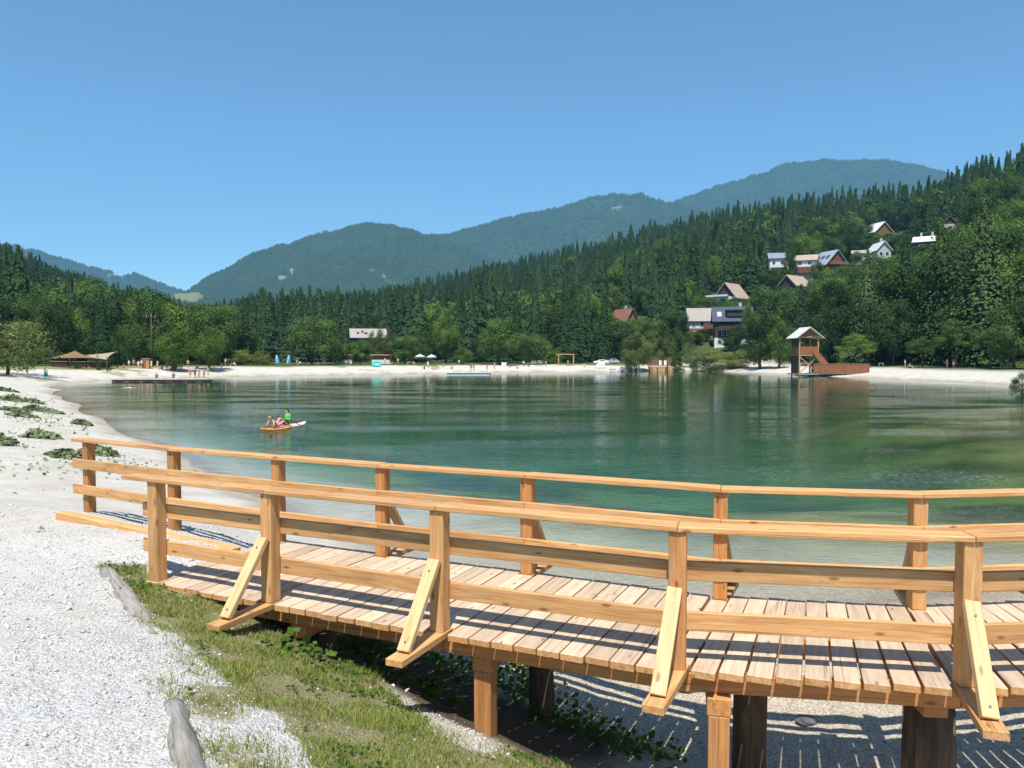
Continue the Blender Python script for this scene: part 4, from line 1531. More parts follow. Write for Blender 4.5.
ncand = 26000
cpx = rng.uniform(-70, 1095, ncand)
cY = np.sqrt(rng.uniform(150 ** 2, 980 ** 2, ncand))
cX = (cpx - 512) / F * cY
csd = poly_sd(LAKE, cX, cY)
Rr = np.interp(cpx, HP[:, 0], HP[:, 1])
ok = (csd > 26) & (cY < Rr * 1.06) & (cY > np.where(cpx < 230, 178, 0)) & (cY > np.where((cpx >= 230) & (cpx < 660), 238, 0))
cpx, cY, cX = cpx[ok], cY[ok], cX[ok]
cz = ground_z(cX, cY)
nz = fbm(cX / 70, cY / 70, 3, 0)
pcon = np.clip(0.42 + (nz - 0.5) * 2.6 + 0.35 * sm(250, 600, cY) - 0.55 * np.exp(-((cpx - 830) / 75) ** 2) * (1 - sm(430, 520, cY)) - 0.15 * (cpx < 230), 0.06, 0.98)
pcon = pcon - 0.25 * (cpx > 840) * (cY < 330)
ch_near = 1 + 0.18 * (1 - sm(280, 420, cY))
pcon = np.where((cpx > 238) & (cpx < 420) & (cY > 225), 0.95, pcon)
is_con = rng.random(len(cX)) < pcon
ch = np.where(is_con, rng.uniform(17, 27, len(cX)), rng.uniform(12, 20, len(cX))) * (0.8 + 0.4 * rng.random(len(cX))) * ch_near
ch = np.where((cpx > 235) & (cpx < 400) & is_con & (cY < 420), ch * 1.12, ch)
cw = np.where(is_con, ch * rng.uniform(0.38, 0.58, len(cX)), ch * rng.uniform(0.65, 0.95, len(cX)))
# keep the canopy at the height of the wooded skyline
SKY = np.array([(-100, 232), (0, 243), (30, 256), (60, 272), (100, 283), (150, 297), (200, 312), (235, 303), (262, 292), (300, 292), (340, 293), (380, 295), (420, 281), (480, 266), (520, 258), (560, 250), (600, 242), (640, 228),
                (700, 213), (760, 203), (820, 195), (860, 190), (905, 190), (930, 184), (950, 175), (985, 158), (1024, 150), (1100, 135)], float)
hcap = CAMZ + (356 - np.interp(cpx, SKY[:, 0], SKY[:, 1]) + rng.uniform(-5, 8, len(cX))) / F * cY - cz
sc_ = np.clip(hcap / ch, 0.0, 1.0)
cw = cw * np.sqrt(sc_)
ch = ch * sc_
okh = ch > 3.5
cpx, cY, cX, cz, ch, cw, is_con, ch_near = [q[okh] for q in (cpx, cY, cX, cz, ch, cw, is_con, ch_near)]
order = np.argsort(cY)
# nearest first: spacing and sky-line test
cols = np.full(1300, 1e9)      # smallest picture y reached so far, by column (offset 100)
cell = {}
chosen = []
for (x0, x1, yt, Y, yb) in placed_trees:
    a, b = int(x0 + (x1 - x0) * .25) + 100, int(x1 - (x1 - x0) * .25) + 100
    if b > 0 and a < 1300:
        pass
for i in order:
    x, y = cX[i], cY[i]
    sp_ = (5.0 if is_con[i] else 7.2) * (0.8 + y / 1400) * ch_near[i]
    key = (int(x // 8), int(y // 8))
    bad = False
    for dx in (-1, 0, 1):
        for dy in (-1, 0, 1):
            for (qx, qy, qs) in cell.get((key[0] + dx, key[1] + dy), ()):
                if (qx - x) ** 2 + (qy - y) ** 2 < (0.5 * (qs + sp_)) ** 2:
                    bad = True
                    break
            if bad: break
        if bad: break
    if bad:
        continue
    px, yt, yb = cpx[i], 356 - F * (cz[i] + ch[i] - CAMZ) / y, 356 - F * (cz[i] - CAMZ) / y
    hw = F * cw[i] / y / 2
    for (x0, x1, y0, y1), hd in zip(HOUSES_PX, HOUSE_D):
        if px + hw * .8 > x0 and px - hw * .8 < x1:
            if y < hd + 14 and yt < y1 - 3.0 and yb > y0 - 4:
                # only something low can stand before a house
                if y > hd - 3:
                    bad = True
                    break
                hmax = cz[i] * 0 + (CAMZ + (356 - (y1 - 0.28 * (y1 - y0))) / F * y) - cz[i]
                if hmax < 1.6 or yb < y1 - 2:
                    bad = True
                    break
                ch[i] = min(ch[i], hmax)
                is_con[i] = False
                cw[i] = min(cw[i], ch[i] * 1.3)
                yt = 356 - F * (cz[i] + ch[i] - CAMZ) / y
                hw = F * cw[i] / y / 2
    if bad:
        continue
    cell.setdefault(key, []).append((x, y, sp_))
    a, b = int(px - hw) + 100, int(px + hw) + 101
    a, b = max(a, 0), min(b, 1299)
    if b <= a:
        continue
    seg = cols[a:b]
    vis = np.clip(np.minimum(seg, yb) - yt, 0, None).mean()
    tall = yb - yt
    if vis < 0.7:
        continue
    chosen.append((i, vis * 2 * hw, px, yt))
    mid_a, mid_b = int(px - hw * .5) + 100, int(px + hw * .5) + 101
    mid_a, mid_b = max(mid_a, 0), min(mid_b, 1299)
    cols[mid_a:mid_b] = np.minimum(cols[mid_a:mid_b], yt + tall * .18)

# low-detail copies for the trees that stay in the forest mass
LO = {"con": [crown_spruce(17, 9, 5, 80 + i, base=0.03, leaf=0.12, power=0.86, squash=0.6, inner=10, shell=(0.35, 0.7)) for i in range(5)],
      "brd": [crown_broad(14, 48, 90 + i, base=0.0, leaf=0.075, blob=(0.16, 0.24)) for i in range(5)]}
con = sorted([c for c in chosen if is_con[c[0]]], key=lambda c: -c[1])
brd = sorted([c for c in chosen if not is_con[c[0]]], key=lambda c: -c[1])
print("forest trees in view", len(con), len(brd))
NSOLO_C, NSOLO_B = 240, 200


def zone(px, Y):
    if px < 232:
        return "on the left valley side behind the left shore"
    if px < 430:
        return "in the valley floor forest behind the far beach"
    if px < 690:
        return "on the wooded slope behind the far shore"
    if px < 850:
        return "on the slope around the houses"
    return "on the right hand slope above the right beach"


for lst, kind in ((con[:NSOLO_C], "con"), (brd[:NSOLO_B], "brd")):
    for q, (i, vis, px, yt) in enumerate(lst):
        z_ = zone(px, cY[i])
        if kind == "con":
            mat = "needle" if (q * 7) % 10 < 6 else "needle_mid"
            me = crown_of("spruce%d" % (q % 3), mat)
            lb = ("dark spruce " if mat == "needle" else "lighter green spruce ") + z_
            o = link("spruce_tree", me)
            gp = "spruces " + z_
        else:
            mat = ("leaf_mid", "leaf_dark", "leaf_mid", "leaf_bright", "leaf_dark")[q % 5]
            me = crown_of(("round0", "round1", "tall0", "round3", "tall1", "round2")[q % 6], mat)
            lb = {"leaf_mid": "mid green broadleaf tree ", "leaf_dark": "dark broadleaf tree ", "leaf_bright": "bright green broadleaf tree "}[mat] + z_
            o = link("broadleaf_tree", me)
            gp = "broadleaf trees " + z_
        o.location = (cX[i], cY[i], cz[i])
        o.rotation_euler = (0, 0, random.uniform(0, 6.28))
        o.scale = (cw[i], cw[i], ch[i])
        tag(o, lb, "tree", gp)

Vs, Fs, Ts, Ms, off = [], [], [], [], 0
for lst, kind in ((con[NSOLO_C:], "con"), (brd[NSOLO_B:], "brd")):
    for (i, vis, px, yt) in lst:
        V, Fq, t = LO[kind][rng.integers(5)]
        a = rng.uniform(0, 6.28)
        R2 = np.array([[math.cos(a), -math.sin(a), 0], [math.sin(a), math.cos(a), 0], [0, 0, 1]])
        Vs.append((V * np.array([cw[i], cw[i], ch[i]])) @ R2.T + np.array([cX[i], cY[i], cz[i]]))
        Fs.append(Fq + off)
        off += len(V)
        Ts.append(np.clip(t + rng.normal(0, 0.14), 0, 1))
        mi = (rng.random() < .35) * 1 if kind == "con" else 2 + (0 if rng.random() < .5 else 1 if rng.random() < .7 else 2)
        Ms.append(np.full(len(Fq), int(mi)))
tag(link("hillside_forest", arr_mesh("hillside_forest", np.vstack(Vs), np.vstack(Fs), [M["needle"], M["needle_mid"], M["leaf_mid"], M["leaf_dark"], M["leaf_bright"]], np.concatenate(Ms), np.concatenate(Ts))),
    "dense mixed forest covering the slopes around the lake", "forest", kind="stuff")

# ------------------------------------------------------------------ buildings
M["wall_white"] = plain("white_render", (0.66, 0.65, 0.62), 0.9, 0.2, 0.06, 1.5)
M["wall_grey"] = plain("grey_render", (0.42, 0.42, 0.41), 0.9, 0.2, 0.08, 1.5)
M["wall_dark"] = plain("dark_timber_wall", (0.055, 0.048, 0.045), 0.85, 0.2, 0.3, 3)
M["wall_brown"] = plain("brown_timber_wall", (0.20, 0.115, 0.065), 0.85, 0.2, 0.25, 3)
M["wall_red"] = plain("red_brown_timber_wall", (0.20, 0.075, 0.05), 0.85, 0.2, 0.2, 3)
M["roof_navy"] = plain("navy_roof", (0.045, 0.058, 0.085), 0.6, 0.4, 0.15, 2)
M["roof_greybrown"] = plain("grey_brown_roof", (0.33, 0.29, 0.26), 0.9, 0.2, 0.2, 2)
M["roof_tan"] = plain("tan_roof", (0.36, 0.285, 0.22), 0.9, 0.2, 0.15, 2)
M["roof_grey"] = plain("grey_roof", (0.20, 0.22, 0.26), 0.7, 0.3, 0.15, 2)
M["roof_metal"] = plain("pale_blue_metal_roof", (0.27, 0.32, 0.37), 0.5, 0.5, 0.15, 2)
M["roof_white"] = plain("white_metal_roof", (0.60, 0.60, 0.60), 0.5, 0.4, 0.1, 2)
M["roof_rust"] = plain("red_brown_roof", (0.24, 0.115, 0.075), 0.85, 0.2, 0.2, 2)
M["glass"] = plain("window_glass", (0.03, 0.04, 0.05), 0.08, 0.6, 0.3, 1)
M["frame"] = plain("window_frame", (0.62, 0.60, 0.56), 0.7, 0.3, 0.05, 2)
M["canvas_tan"] = plain("tan_canvas", (0.62, 0.45, 0.28), 0.9, 0.1, 0.12, 1)
M["canvas_cream"] = plain("cream_canvas", (0.80, 0.71, 0.56), 0.9, 0.1, 0.08, 1)
for k_ in ("canvas_tan", "canvas_cream"):
    t_ = M[k_].node_tree
    pb = next(q for q in t_.nodes if q.type == "BSDF_PRINCIPLED")
    tl = t_.nodes.new("ShaderNodeBsdfTranslucent")
    t_.links.new(pb.inputs["Base Color"].links[0].from_socket, tl.inputs[0])
    ms = t_.nodes.new("ShaderNodeMixShader")
    ms.inputs[0].default_value = 0.6
    t_.links.new(pb.outputs[0], ms.inputs[1])
    t_.links.new(tl.outputs[0], ms.inputs[2])
    t_.links.new(ms.outputs[0], next(q for q in t_.nodes if q.type == "OUTPUT_MATERIAL").inputs[0])
M["white_cloth"] = plain("white_cloth", (0.76, 0.76, 0.74), 0.9, 0.1, 0.05, 2)
M["concrete"] = plain("pale_concrete", (0.52, 0.51, 0.48), 0.95, 0.2, 0.12, 1.5)
M["car_white"] = plain("white_car_paint", (0.75, 0.76, 0.77), 0.25, 0.6, 0.02, 2)
M["car_silver"] = plain("silver_car_paint", (0.42, 0.45, 0.48), 0.3, 0.6, 0.03, 2)
M["black"] = plain("black_rubber", (0.02, 0.02, 0.02), 0.8, 0.3, 0.2, 3)
M["sky_blue"] = plain("light_blue_panel", (0.12, 0.45, 0.68), 0.5, 0.4, 0.08, 1)
M["pale_blue"] = plain("pale_blue_stripe", (0.55, 0.75, 0.85), 0.5, 0.4, 0.05, 1)
M["turquoise"] = plain("turquoise_vinyl", (0.03, 0.46, 0.42), 0.5, 0.4, 0.1, 1)
M["orange"] = plain("orange_plastic", (0.68, 0.28, 0.08), 0.4, 0.4, 0.08, 1)
M["pinkwhite"] = plain("pinkish_white_plastic", (0.74, 0.52, 0.52), 0.4, 0.4, 0.1, 1)


def slab(bm, pts, t, mi=0):
    """thin slab from 4 points, thickness t along its normal downward"""
    p = [Vector(q) for q in pts]
    nrm = (p[1] - p[0]).cross(p[3] - p[0]).normalized()
    if nrm.z < 0:
        nrm = -nrm
    a = [bm.verts.new(q) for q in p]
    b = [bm.verts.new(q - nrm * t) for q in p]
    fs = [a, b[::-1]] + [[a[i], b[i], b[(i + 1) % 4], a[(i + 1) % 4]] for i in range(4)]
    for f in fs:
        ff = bm.faces.new(f)
        ff.material_index = mi


def house(label, px, yb, wpx, storeys, roofpx, D, ridge, rz, wins=(), roofmat="roof_tan", gable="wall_brown", Y=None, balcony=None, chimney=None, over=0.7, name="house", dormers=None, panels=None):
    """storeys: list of (height px, material) from the ground up; wins: (dx px from centre, dz px above base, w px, h px)"""
    if Y is None:
        p = ghit(px, yb)
    else:
        p = at_y(px, yb, Y)
    s = p.y / F
    e = empty(name, p, rz - math.atan2(p.x, p.y), label, "house")
    W = wpx * s / (1.0 if abs(rz) < .2 else math.cos(abs(rz)) + 0.0)
    if abs(rz) >= .2:
        W = wpx * s * 0.80
    z = -4.0
    top = 0
    for k, (h, mt) in enumerate(storeys):
        zt = top + h * s
        bm = bmesh.new()
        ins = 0.12 * (k % 2)
        add_box(bm, (0, D / 2, (z + zt) / 2), (W - ins, D - ins, zt - z))
        link("wall", bm_mesh("wall", bm, M[mt]), e)
        z = top = zt
    rh = roofpx * s
    bm = bmesh.new()
    gs = []
    t = 0.22
    if ridge == "x":
        w2 = W / 2 + over
        slab(bm, [(-w2, -over, top - rh * over / (D / 2)), (w2, -over, top - rh * over / (D / 2)), (w2, D / 2, top + rh), (-w2, D / 2, top + rh)], t)
        slab(bm, [(-w2, D + over, top - rh * over / (D / 2)), (w2, D + over, top - rh * over / (D / 2)), (w2, D / 2 + .005, top + rh), (-w2, D / 2 + .005, top + rh)], t)
        for sx in (-1, 1):
            x = sx * (W / 2 - 0.05)
            g = bmesh.new()
            gs.append(g)
            v = [g.verts.new((x, 0.05, top - .02)), g.verts.new((x, D - .05, top - .02)), g.verts.new((x, D / 2, top + rh - t - .03))]
            v2 = [g.verts.new((x - sx * .2, q.co.y, q.co.z)) for q in v]
            g.faces.new(v); g.faces.new(v2[::-1])
            for i in range(3):
                g.faces.new((v[i], v[(i + 1) % 3], v2[(i + 1) % 3], v2[i]))
    else:
        w2 = W / 2 + over
        zl = top - rh * over / (W / 2)
        slab(bm, [(-w2, -over, zl), (-w2, D + over, zl), (0, D + over, top + rh), (0, -over, top + rh)], t)
        slab(bm, [(w2, -over, zl), (w2, D + over, zl), (.005, D + over, top + rh), (.005, -over, top + rh)], t)
        for y in (0.06, D - 0.26):
            g = bmesh.new()
            gs.append(g)
            v = [g.verts.new((-W / 2 + .05, y, top - .02)), g.verts.new((W / 2 - .05, y, top - .02)), g.verts.new((0, y, top + rh - t - .05))]
            v2 = [g.verts.new((q.co.x, y + .2, q.co.z)) for q in v]
            g.faces.new(v); g.faces.new(v2[::-1])
            for i in range(3):
                g.faces.new((v[i], v[(i + 1) % 3], v2[(i + 1) % 3], v2[i]))
    rf = link("roof", bm_mesh("roof", bm, M[roofmat]), e)
    for g in gs:
        link("gable", bm_mesh("gable", g, M[gable]), e)
    for (dx, dz, w, h) in wins:
        fr_ = bmesh.new()
        add_box(fr_, (dx * s, -0.03, (dz + h / 2) * s), (w * s, 0.14, h * s))
        wf = link("window", bm_mesh("window", fr_, M["frame"]), e)
        gl_ = bmesh.new()
        add_box(gl_, (dx * s, -0.07, (dz + h / 2) * s), (w * s * .82, 0.10, h * s * .84))
        link("pane", bm_mesh("pane", gl_, M["glass"]), wf)
    if balcony:
        for (z0, zh, x0, x1, mt) in balcony:
            b_ = bmesh.new()
            add_box(b_, ((x0 + x1) / 2 * s, -0.7, z0 * s - .1), ((x1 - x0) * s, 1.3, 0.2))
            add_box(b_, ((x0 + x1) / 2 * s, -1.3, (z0 + zh / 2) * s), ((x1 - x0) * s, 0.09, zh * s))
            link("balcony", bm_mesh("balcony", b_, M[mt]), e)
    if chimney:
        for (dx, h) in chimney:
            c_ = bmesh.new()
            zt = top + rh
            add_box(c_, (dx * s if ridge == "x" else 0.9, D / 2 + (.6 if ridge == "x" else 0), zt + h * s * .2), (0.9, 0.9, h * s * 1.6))
            link("chimney", bm_mesh("chimney", c_, M["wall_grey"]), rf)
    if panels:
        for (u0, u1, v0, v1, mt) in panels:   # on the front slope of a ridge-x roof, or the left slope of a ridge-y roof
            c_ = bmesh.new()
            if ridge == "x":
                P_ = lambda u, v: Vector((u * W / 2, v * D / 2, top + rh * v + .06))
            else:
                P_ = lambda u, v: Vector((-W / 2 * (1 - v), (u + 1) / 2 * D, top + rh * v + .06))
            slab(c_, [P_(u0, v0), P_(u1, v0), P_(u1, v1), P_(u0, v1)], .05)
            link("roof_window", bm_mesh("roof_window", c_, M[mt]), rf)
    if dormers:
        for (dx, w, h) in dormers:
            c_ = bmesh.new()
            add_box(c_, (dx * s, D * .22, top + rh * .25 + h * s / 2), (w * s, D * .35, h * s))
            dm = link("dormer", bm_mesh("dormer", c_, M["wall_dark"]), e)
            c_ = bmesh.new()
            add_box(c_, (dx * s, D * .22, top + rh * .25 + h * s + .1), (w * s + .7, D * .35 + .8, .2))
            link("dormer_roof", bm_mesh("dormer_roof", c_, M[roofmat]), dm)
    return e


r = math.radians
house("dark modern house with navy roof standing on a white basement wall above the shore", 733, 346, 36, [(8, "wall_white"), (18, "wall_dark")], 14, 11, "x", r(4),
      wins=[(-17 + 4, 2, 4, 4), (0, 3, 4, 3), (-10, 10, 3, 6), (-3, 10, 7, 6), (7, 10, 6, 6)], roofmat="roof_navy", gable="wall_dark", balcony=[(16, 4, -14, 16, "wall_dark")], chimney=[(8, 4)], dormers=[(3, 18, 6)], panels=[(-.85, -.6, .25, .6, "wall_grey")])
house("lower old house with grey brown roof, white upper wall and orange balcony", 701, 338, 23, [(9, "wall_brown"), (9, "wall_white")], 12, 9, "x", r(6),
      wins=[(-7, 11, 3, 4), (1, 11, 4, 4), (-6, 2, 4, 4)], roofmat="roof_greybrown", gable="wall_dark", balcony=[(9, 3.5, 2, 12, "wall_red")])
house("house with tan half hipped roof and dark gable above the lower houses", 725, 306, 28, [(9, "wall_white")], 14, 12, "y", r(-26),
      wins=[(-2, 3, 6, 4), (6, 2, 4, 4)], roofmat="roof_tan", gable="wall_dark", balcony=[(9.5, 1.2, -20, 4, "wall_white")])
house("small dark barn with tan roof just below the white hillside houses", 787, 292, 24, [(7, "wall_dark")], 10, 11, "y", r(-32), roofmat="roof_tan", gable="wall_dark", name="barn")
house("tall white house with grey roof, leftmost of the upper hillside row", 779, 276, 18, [(9, "wall_white"), (9, "wall_white")], 6, 10, "x", r(5),
      wins=[(-5, 3, 3, 4), (3, 3, 4, 4), (-5, 11, 3, 4), (3, 11, 4, 4)], roofmat="roof_grey", gable="wall_white", balcony=[(8.5, 2, -8, 8, "wall_white")])
house("house with tan roof and red balcony beside the tall white house", 805, 281, 20, [(8, "wall_grey"), (13, "wall_white")], 6, 10, "x", r(-4),
      wins=[(-5, 2, 4, 4), (-5, 15, 4, 4), (4, 15, 4, 4)], roofmat="roof_tan", gable="wall_white", balcony=[(8, 4, -8, 7, "wall_red"), (14, 1.5, -9, 8, "wall_white")])
house("red brown chalet with pale blue metal roof and roof windows", 837, 273, 34, [(9, "wall_red")], 14, 15, "y", r(42), wins=[(-3, 2, 5, 4), (5, 2, 4, 4)], roofmat="roof_metal", gable="wall_red",
      balcony=[(8.5, 2.5, -11, 11, "wall_brown")], panels=[(-.8, -.55, .35, .65, "roof_navy"), (-.4, -.15, .35, .65, "roof_navy"), (0.0, .25, .35, .65, "roof_navy"), (.4, .65, .35, .65, "roof_navy")])
house("long grey house with low brown roof beside the white roofed house", 866, 264, 24, [(11, "wall_grey")], 4, 10, "x", r(3), wins=[(-6, 4, 4, 3), (3, 4, 4, 3)], roofmat="roof_greybrown", gable="wall_grey")
house("grey house with bright white gabled roof in the middle of the slope", 884, 262, 17, [(13, "wall_grey")], 8, 11, "y", r(24), wins=[(-3, 6, 3, 4), (3, 6, 3, 4)], roofmat="roof_white", gable="wall_grey", chimney=[(0, 4)])
house("brown gabled barn with white roof slope, highest of the middle houses", 884, 238, 28, [(6, "wall_brown")], 10, 13, "y", r(44), roofmat="roof_white", gable="wall_brown", name="barn")
house("dark house with long white roof at the right between the treetops", 928, 250, 26, [(9, "wall_dark")], 6, 10, "x", r(-4), wins=[(-6, 2, 4, 4), (4, 2, 4, 4)], roofmat="roof_white", gable="wall_dark", chimney=[(-7, 4), (3, 4)])
house("small dark gabled house almost hidden in trees near the hilltop", 950, 232, 13, [(8, "wall_grey")], 8, 9, "y", r(6), wins=[(0, 3, 4, 3)], roofmat="wall_brown", gable="wall_dark")
house("house with red brown roof half hidden behind the grey green willow", 632, 325, 16, [(6, "wall_brown")], 11, 12, "y", r(34), roofmat="roof_rust", gable="wall_brown", chimney=[(0, 3)])
house("hotel with pale roof and dark dormer windows behind the far beach trees", 369, 352, 33, [(9, "wall_dark"), (3, "roof_grey"), (3, "wall_dark")], 9, 14, "x", r(3), Y=258,
      wins=[(-9, 2, 4, 5), (-2, 2, 4, 5), (6, 2, 4, 5)], roofmat="roof_greybrown", gable="wall_dark", name="hotel", panels=[(-.7, -.55, .35, .6, "wall_dark"), (-.42, -.28, .5, .75, "wall_dark"), (-.25, -.05, .3, .55, "wall_dark")])

# ------------------------------------------------------------------ wooden tower with boarded ramp
TP = at_y(804.5, 376, 154)
TP.z = 0.0
tw = empty("lookout_tower", TP, r(2), "brown wooden lookout tower with pale pitched roof standing at the water edge", "tower")
tw_k = 154 / F
TW, TD = 3.7, 3.7


def part_box(name, c, sz, mat, parent, rot=None, bev=0.0):
    bm = bmesh.new()
    add_box(bm, (0, 0, 0), sz)
    o = link(name, bm_mesh(name, bm, mat), parent)
    o.location = c
    if rot is not None:
        o.rotation_euler = rot
    return o


def strut(name, p, q, w, mat, parent):
    p, q = Vector(p), Vector(q)
    x = (q - p).normalized()
    up = Vector((0, 0, 1)) if abs(x.z) < .95 else Vector((0, 1, 0))
    y = up.cross(x).normalized()
    z = x.cross(y)
    bm = bmesh.new()
    add_box(bm, (0, 0, 0), ((q - p).length, w, w))
    o = link(name, bm_mesh(name, bm, mat), parent)
    c = (p + q) / 2
    o.matrix_local = Matrix(((x.x, y.x, z.x, c.x), (x.y, y.y, z.y, c.y), (x.z, y.z, z.z, c.z), (0, 0, 0, 1)))
    return o


for sx in (-1, 1):
    for sy in (-1, 1):
        strut("post", (sx * TW / 2, sy * TD / 2, -1.2), (sx * TW / 2, sy * TD / 2, 7.7), 0.24, M["tan_wood"], tw)
part_box("platform", (0, 0, 4.15), (TW + .3, TD + .3, 0.2), M["tan_wood"], tw)
part_box("railing_panel", (0, -TD / 2 - .16, 5.1), (TW - .1, 0.06, 1.55), M["brown_wood"], tw)
part_box("railing_panel", (-TW / 2 - .16, 0, 5.1), (0.06, TD - .1, 1.55), M["brown_wood"], tw)
part_box("railing_panel", (0, TD / 2 + .16, 5.1), (TW - .1, 0.06, 1.55), M["brown_wood"], tw)
part_box("shade_boarding", (-TW / 2 - .15, 0, 2.3), (0.08, TD - .2, 3.5), M["dark_wood"], tw)  # dark sheets stand in for the shade on the tower's left side
part_box("shade_boarding", (-TW / 2 - .15, 0, 6.8), (0.08, TD - .2, 1.7), M["dark_wood"], tw)
strut("cross_brace", (-TW / 2, -TD / 2 - .15, .7), (TW / 2, -TD / 2 - .15, 3.9), 0.17, M["tan_wood"], tw)
strut("cross_brace", (TW / 2, -TD / 2 - .02, .7), (-TW / 2, -TD / 2 - .02, 3.9), 0.17, M["tan_wood"], tw)
part_box("base_platform", (0, -.2, 0.42), (TW + 1.4, TD + 1.6, 0.2), M["grey_log"], tw)
strut("eave_beam", (-TW / 2 - .5, -TD / 2, 7.75), (TW / 2 + .5, -TD / 2, 7.75), 0.24, M["tan_wood"], tw)
strut("eave_beam", (-TW / 2 - .5, TD / 2, 7.75), (TW / 2 + .5, TD / 2, 7.75), 0.24, M["tan_wood"], tw)
bm = bmesh.new()
rw, rd, rz0, rz1 = TW / 2 + 1.0, TD / 2 + 0.8, 7.55, 9.75
slab(bm, [(-rw, -rd, rz0), (-rw, rd, rz0), (0, rd, rz1), (0, -rd, rz1)], 0.14)
slab(bm, [(rw, -rd, rz0), (rw, rd, rz0), (.01, rd, rz1), (.01, -rd, rz1)], 0.14)
link("roof", bm_mesh("roof", bm, M["concrete"]), tw)
for y in (-TD / 2 - .05, TD / 2):
    bm = bmesh.new()
    v = [bm.verts.new((-TW / 2, y, 8.0)), bm.verts.new((TW / 2, y, 8.0)), bm.verts.new((0, y, 9.5))]
    v2 = [bm.verts.new((q.co.x, y + .08, q.co.z)) for q in v]
    bm.faces.new(v); bm.faces.new(v2[::-1])
    for i in range(3):
        bm.faces.new((v[i], v[(i + 1) % 3], v2[(i + 1) % 3], v2[i]))
    link("gable", bm_mesh("gable", bm, M["brown_wood"]), tw)

R0 = at_y(813, 374, 152)
R1 = at_y(868, 373.5, 150)
rmp = empty("boarded_jetty", (R0.x, R0.y, 0), math.atan2(R1.y - R0.y, R1.x - R0.x), "long jetty with red brown boarded railing and stairs climbing to the tower", "jetty")
RL = (R1.xy - R0.xy).length
part_box("deck", (RL / 2, 0.6, 0.55), (RL + .3, 2.6, 0.16), M["grey_log"], rmp)
part_box("railing_panel", (RL / 2, -0.72, 1.55), (RL, 0.07, 1.75), M["brown_wood"], rmp)
part_box("railing_panel", (RL / 2, 1.95, 1.55), (RL, 0.07, 1.75), M["brown_wood"], rmp)
for i in range(8):
    part_box("railing_post", (i * RL / 7, -0.80, 1.5), (0.12, 0.09, 1.9), M["brown_wood"], rmp)
part_box("top_rail", (RL / 2, -0.74, 2.46), (RL + .1, 0.16, 0.07), M["tan_wood"], rmp)
for i in range(6):
    part_box("pile", (.8 + i * (RL - 1.2) / 5, -0.4, -.8), (0.26, 0.26, 2.5), M["dark_wood"], rmp)
for sy in (-0.66, 1.0):
    bm = bmesh.new()
    v = [(-.05, sy, 4.3), (2.6, sy, 1.1), (3.4, sy, 1.1), (3.4, sy, 2.3), (2.9, sy, 2.35), (-.05, sy, 5.9)]
    a = [bm.verts.new(q) for q in v]
    b = [bm.verts.new((q[0], sy + .07, q[2])) for q in v]
    bm.faces.new(a); bm.faces.new(b[::-1])
    for i in range(6):
        bm.faces.new((a[i], a[(i + 1) % 6], b[(i + 1) % 6], b[i]))
    link("stair_side", bm_mesh("stair_side", bm, M["brown_wood"]), rmp)
bm = bmesh.new()
for i in range(13):
    add_box(bm, (.1 + i * .22, .2, 4.25 - i * .27), (.26, 1.5, .06))
link("stair_treads", bm_mesh("stair_treads", bm, M["tan_wood"]), rmp)

# ------------------------------------------------------------------ sail canopies and other shore furniture


def gpos(px, Y, dz=0.0):
    x = (px - 512) / F * Y
    return Vector((x, Y, max(gz(x, Y), 0) + dz))


def sail(name, corners, sag, mat, label):
    P = [at_y(*c) for c in corners]
    c0 = sum(P, Vector()) / 4
    n = 14
    bm = bmesh.new()
    g = [[None] * (n + 1) for _ in range(n + 1)]
    for i in range(n + 1):
        for j in range(n + 1):
            u, v = i / n, j / n
            # edges pulled in between the corners
            uu = u + (0.5 - u) * 0.28 * (v * (1 - v)) * 4 * abs(2 * u - 1) * .6
            vv = v + (0.5 - v) * 0.28 * (u * (1 - u)) * 4 * abs(2 * v - 1) * .6
            q = (P[0] * (1 - uu) * (1 - vv) + P[1] * uu * (1 - vv) + P[2] * uu * vv + P[3] * (1 - uu) * vv) - c0
            q.z -= sag * 4 * u * (1 - u) * 4 * v * (1 - v) * .5
            g[i][j] = bm.verts.new(q)
    for i in range(n):
        for j in range(n):
            bm.faces.new((g[i][j], g[i + 1][j], g[i + 1][j + 1], g[i][j + 1])).smooth = True
    bmesh.ops.solidify(bm, geom=bm.faces[:], thickness=0.03)
    o = link(name, bm_mesh(name, bm, mat))
    o.location = c0
    return tag(o, label, "sail canopy")


sail("sail_canopy", [(46, 358.9, 142), (73, 357.6, 139.5), (98, 358.6, 142), (75, 350.3, 149)], 0.25, M["canvas_tan"], "tan sail canopy with a high peak over the beach bar")
sail("sail_canopy", [(84, 357.9, 141.5), (107, 359.8, 139.5), (117, 351.5, 149), (86, 355.0, 152)], 0.3, M["canvas_cream"], "cream sail canopy stretched to the right of the tan one")
for px, yt, Y, l in [(70, 356, 147, "short pole under the middle of the tan sail canopy"), (75.2, 349.8, 149.1, "tall pole at the peak of the tan sail canopy"), (86.5, 357.5, 144, "beige pole where the two sail canopies meet"),
                     (97.5, 351.5, 142, "dark pole standing in front of the cream sail canopy"), (107, 357.5, 139.5, "pole at the low corner of the cream sail canopy"), (117.3, 349.8, 149.2, "pole at the right high corner of the cream sail canopy")]:
    p = gpos(px, Y, -.1)
    zt = CAMZ + (356 - yt) / F * Y
    bm = bmesh.new()
    add_tube(bm, [(0, 0, 0), (0, 0, (zt - p.z) * .5), (0, 0, zt - p.z)], [0.10, 0.09, 0.08], 8)
    bmesh.ops.create_icosphere(bm, subdivisions=1, radius=.13, matrix=Matrix.Translation((0, 0, zt - p.z)))
    o = link("canopy_pole", bm_mesh("canopy_pole", bm, M["bark"]))
    o.location = p
    tag(o, l, "pole")
